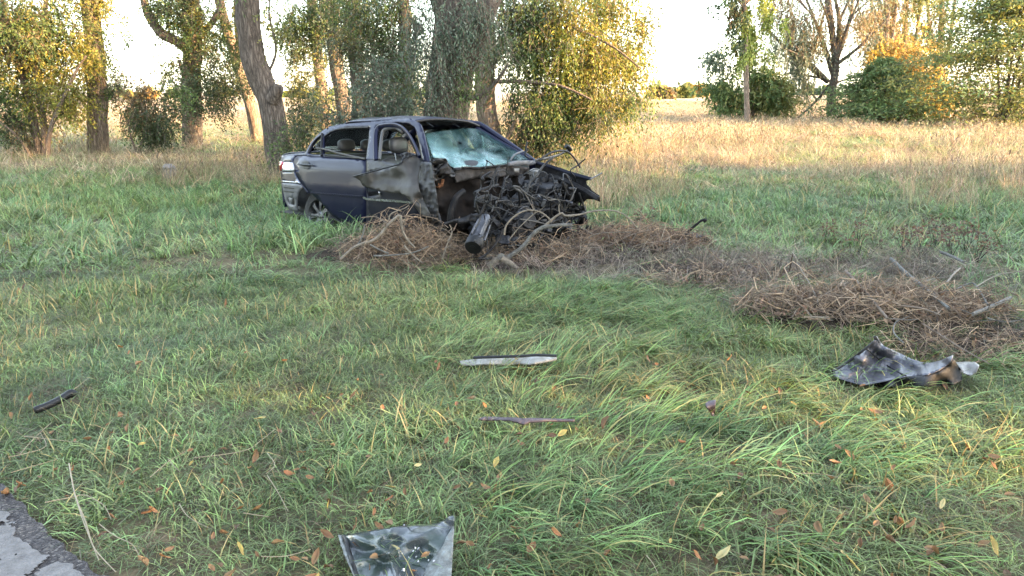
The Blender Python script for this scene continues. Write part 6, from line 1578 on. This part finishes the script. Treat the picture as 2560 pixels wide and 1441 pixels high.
for P in ([(1630, 880), (1680, 980), (1760, 1075), (1880, 1140), (2000, 1215)], [(280, 1180), (320, 1230), (350, 1290)], [(1170, 688), (1280, 685), (1400, 700), (1480, 722)], [(110, 355), (150, 300), (182, 255)], [(2000, 1215), (2080, 1250), (2125, 1306)]): stalk(P, ZH, .0025, SL)

# -- fallen leaves
lv = np.random.RandomState(77)
def leafmesh(i, curl, fold, col, L_=1., W_=.52):
    V = []; K = []; n, m = 6, 5
    for a in range(n):
        t = a / (n - 1); w = W_ * math.sin(math.pi * min(1, t * .93 + .05)) ** .8 * (1 - .25 * t)
        for b_ in range(m):
            s = b_ / (m - 1) * 2 - 1
            V.append((t * L_ - .5, s * w / 2, fold * abs(s) * w + curl * (t - .5) ** 2 + .05 * math.sin(7 * t + 3 * s + i))); K.append(tuple(c * (1.05 - .25 * (abs(s) < .1)) * lv.uniform(.9, 1.1) for c in col))
    F = [(a * m + b_, (a + 1) * m + b_, (a + 1) * m + b_ + 1, a * m + b_ + 1) for a in range(n - 1) for b_ in range(m - 1)]
    st_ = len(V); V += [(-.5, -.012, .02), (-.5, .012, .02), (-.78, .0, .06)]; K += [tuple(c * .8 for c in col)] * 3; F.append((st_, st_ + 1, st_ + 2))
    return mesh_data('leaf', V, F, M['deadleaf'], True, K)


BR = [leafmesh(i, c, f, col) for i, (c, f, col) in enumerate([(.5, .3, (.16, .082, .034)), (.9, .5, (.20, .112, .052)), (-.4, .4, (.12, .062, .03)), (.3, .7, (.22, .135, .07)), (.7, .2, (.18, .1, .05)), (-.6, .3, (.09, .05, .028))])]
ORG = [leafmesh(i + 10, c, f, col) for i, (c, f, col) in enumerate([(.5, .3, (.27, .125, .05)), (.8, .5, (.23, .105, .045))])]
YEL = [leafmesh(i + 20, c, f, col, 1, .45) for i, (c, f, col) in enumerate([(.25, .15, (.32, .235, .07)), (.5, .3, (.27, .20, .06)), (.3, .2, (.38, .31, .14))])]
BROWN_L = ('brown curled dead leaf lying in the verge grass', 'brown dead leaves on the verge'); YEL_L = ('yellow fallen leaf lying in the verge grass', 'yellow fallen leaves on the verge'); ORG_L = ('orange fallen leaf lying in the verge grass', 'orange fallen leaves on the verge')


def drop(px, py, size, kind, lab=None, z=None):
    p = G(px, py, .075 if z is None else z)
    if z is None: p.z = float(gz(p.x, p.y)) + lv.uniform(.045, .095)
    me = kind[lv.randint(len(kind))]; o = bpy.data.objects.new('fallen_leaf', me); C.objects.link(o)
    o.location = p; o.scale = (size, size * lv.uniform(.8, 1.2), size * lv.uniform(.5, 1)); o.rotation_euler = (lv.normal(0, .5), lv.normal(0, .5), lv.uniform(0, 6.28))
    l, g = (BROWN_L, ORG_L, YEL_L)[0 if kind is BR else 1 if kind is ORG else 2]
    tag(o, lab or l, 'leaf', None if lab else g)


for px, py, s, k in [(2225, 1222, .062, ORG), (2165, 1242, .05, BR), (1810, 1382, .06, YEL), (2480, 1383, .062, YEL), (1510, 1200, .05, YEL), (205, 808, .05, ORG), (300, 862, .05, ORG), (212, 1078, .042, BR), (278, 1066, .03, ORG), (352, 1098, .04, YEL), (565, 745, .06, ORG), (410, 1385, .045, ORG), (352, 1388, .04, BR), (560, 1325, .055, BR), (640, 1140, .05, BR), (722, 1178, .04, ORG), (822, 1160, .05, BR), (380, 1252, .04, ORG), (398, 1200, .045, BR), (305, 1200, .035, BR), (475, 1130, .03, BR), (752, 1112, .035, ORG), (555, 1110, .035, BR), (785, 1035, .045, BR), (650, 1040, .05, YEL), (712, 912, .03, ORG), (1180, 1000, .045, BR), (1300, 1085, .04, BR), (1405, 1095, .05, YEL), (1512, 1058, .06, BR), (1620, 995, .04, ORG), (1705, 1110, .05, ORG), (2190, 1020, .06, BR), (2060, 1050, .04, BR), (1620, 885, .05, BR), (1240, 1150, .05, YEL), (1250, 1180, .05, BR), (1205, 1297, .045, YEL), (930, 1320, .04, YEL), (815, 1322, .06, BR), (790, 1370, .05, BR), (970, 1298, .05, BR), (1330, 1360, .05, BR), (2330, 1375, .05, BR), (2110, 1380, .06, YEL), (2130, 1415, .055, YEL), (2050, 1325, .05, BR), (1290, 1308, .04, BR), (40, 1190, .06, BR), (15, 1200, .07, BR), (48, 1200, .045, ORG), (45, 720, .06, BR), (60, 715, .06, BR), (330, 725, .05, YEL), (880, 1005, .03, BR), (2085, 1176, .055, BR), (2120, 1150, .05, BR), (1950, 1270, .05, BR), (2255, 1295, .05, BR), (2280, 1310, .045, BR), (1850, 1205, .04, BR), (1240, 1205, .04, BR), (1150, 1340, .04, BR)]:
    drop(px, py, s * 1.18, k)
for i in range(205):
    y = 1441 - 560 * lv.rand() ** 1.35; x = lv.uniform(20, 2540)
    if y < 1000 and x < 1000 and lv.rand() < .6: continue
    if float(roadside(*G(x, y).xy)) < .1: continue
    drop(x, y, lv.uniform(.026, .056), BR if lv.rand() < .78 else ORG if lv.rand() < .6 else YEL)
drop(*ZE([(1210, 880)])[0], .055, YEL, 'pale yellow leaf lying on the oily dark sheet', .072)
drop(*ZE([(940, 1005)])[0], .045, BR, 'brown folded leaf lying on the oily dark sheet', .085)
drop(*ZD([(1425, 475)])[0], .05, YEL, 'small yellow leaf on the rim of the torn fender', .12)
drop(*ZD([(1310, 555)])[0], .045, ORG, 'curled tan leaf lying inside the torn fender', .06)
drop(*ZD([(1420, 575)])[0], .04, BR, 'dark brown leaf lying inside the torn fender', .07)
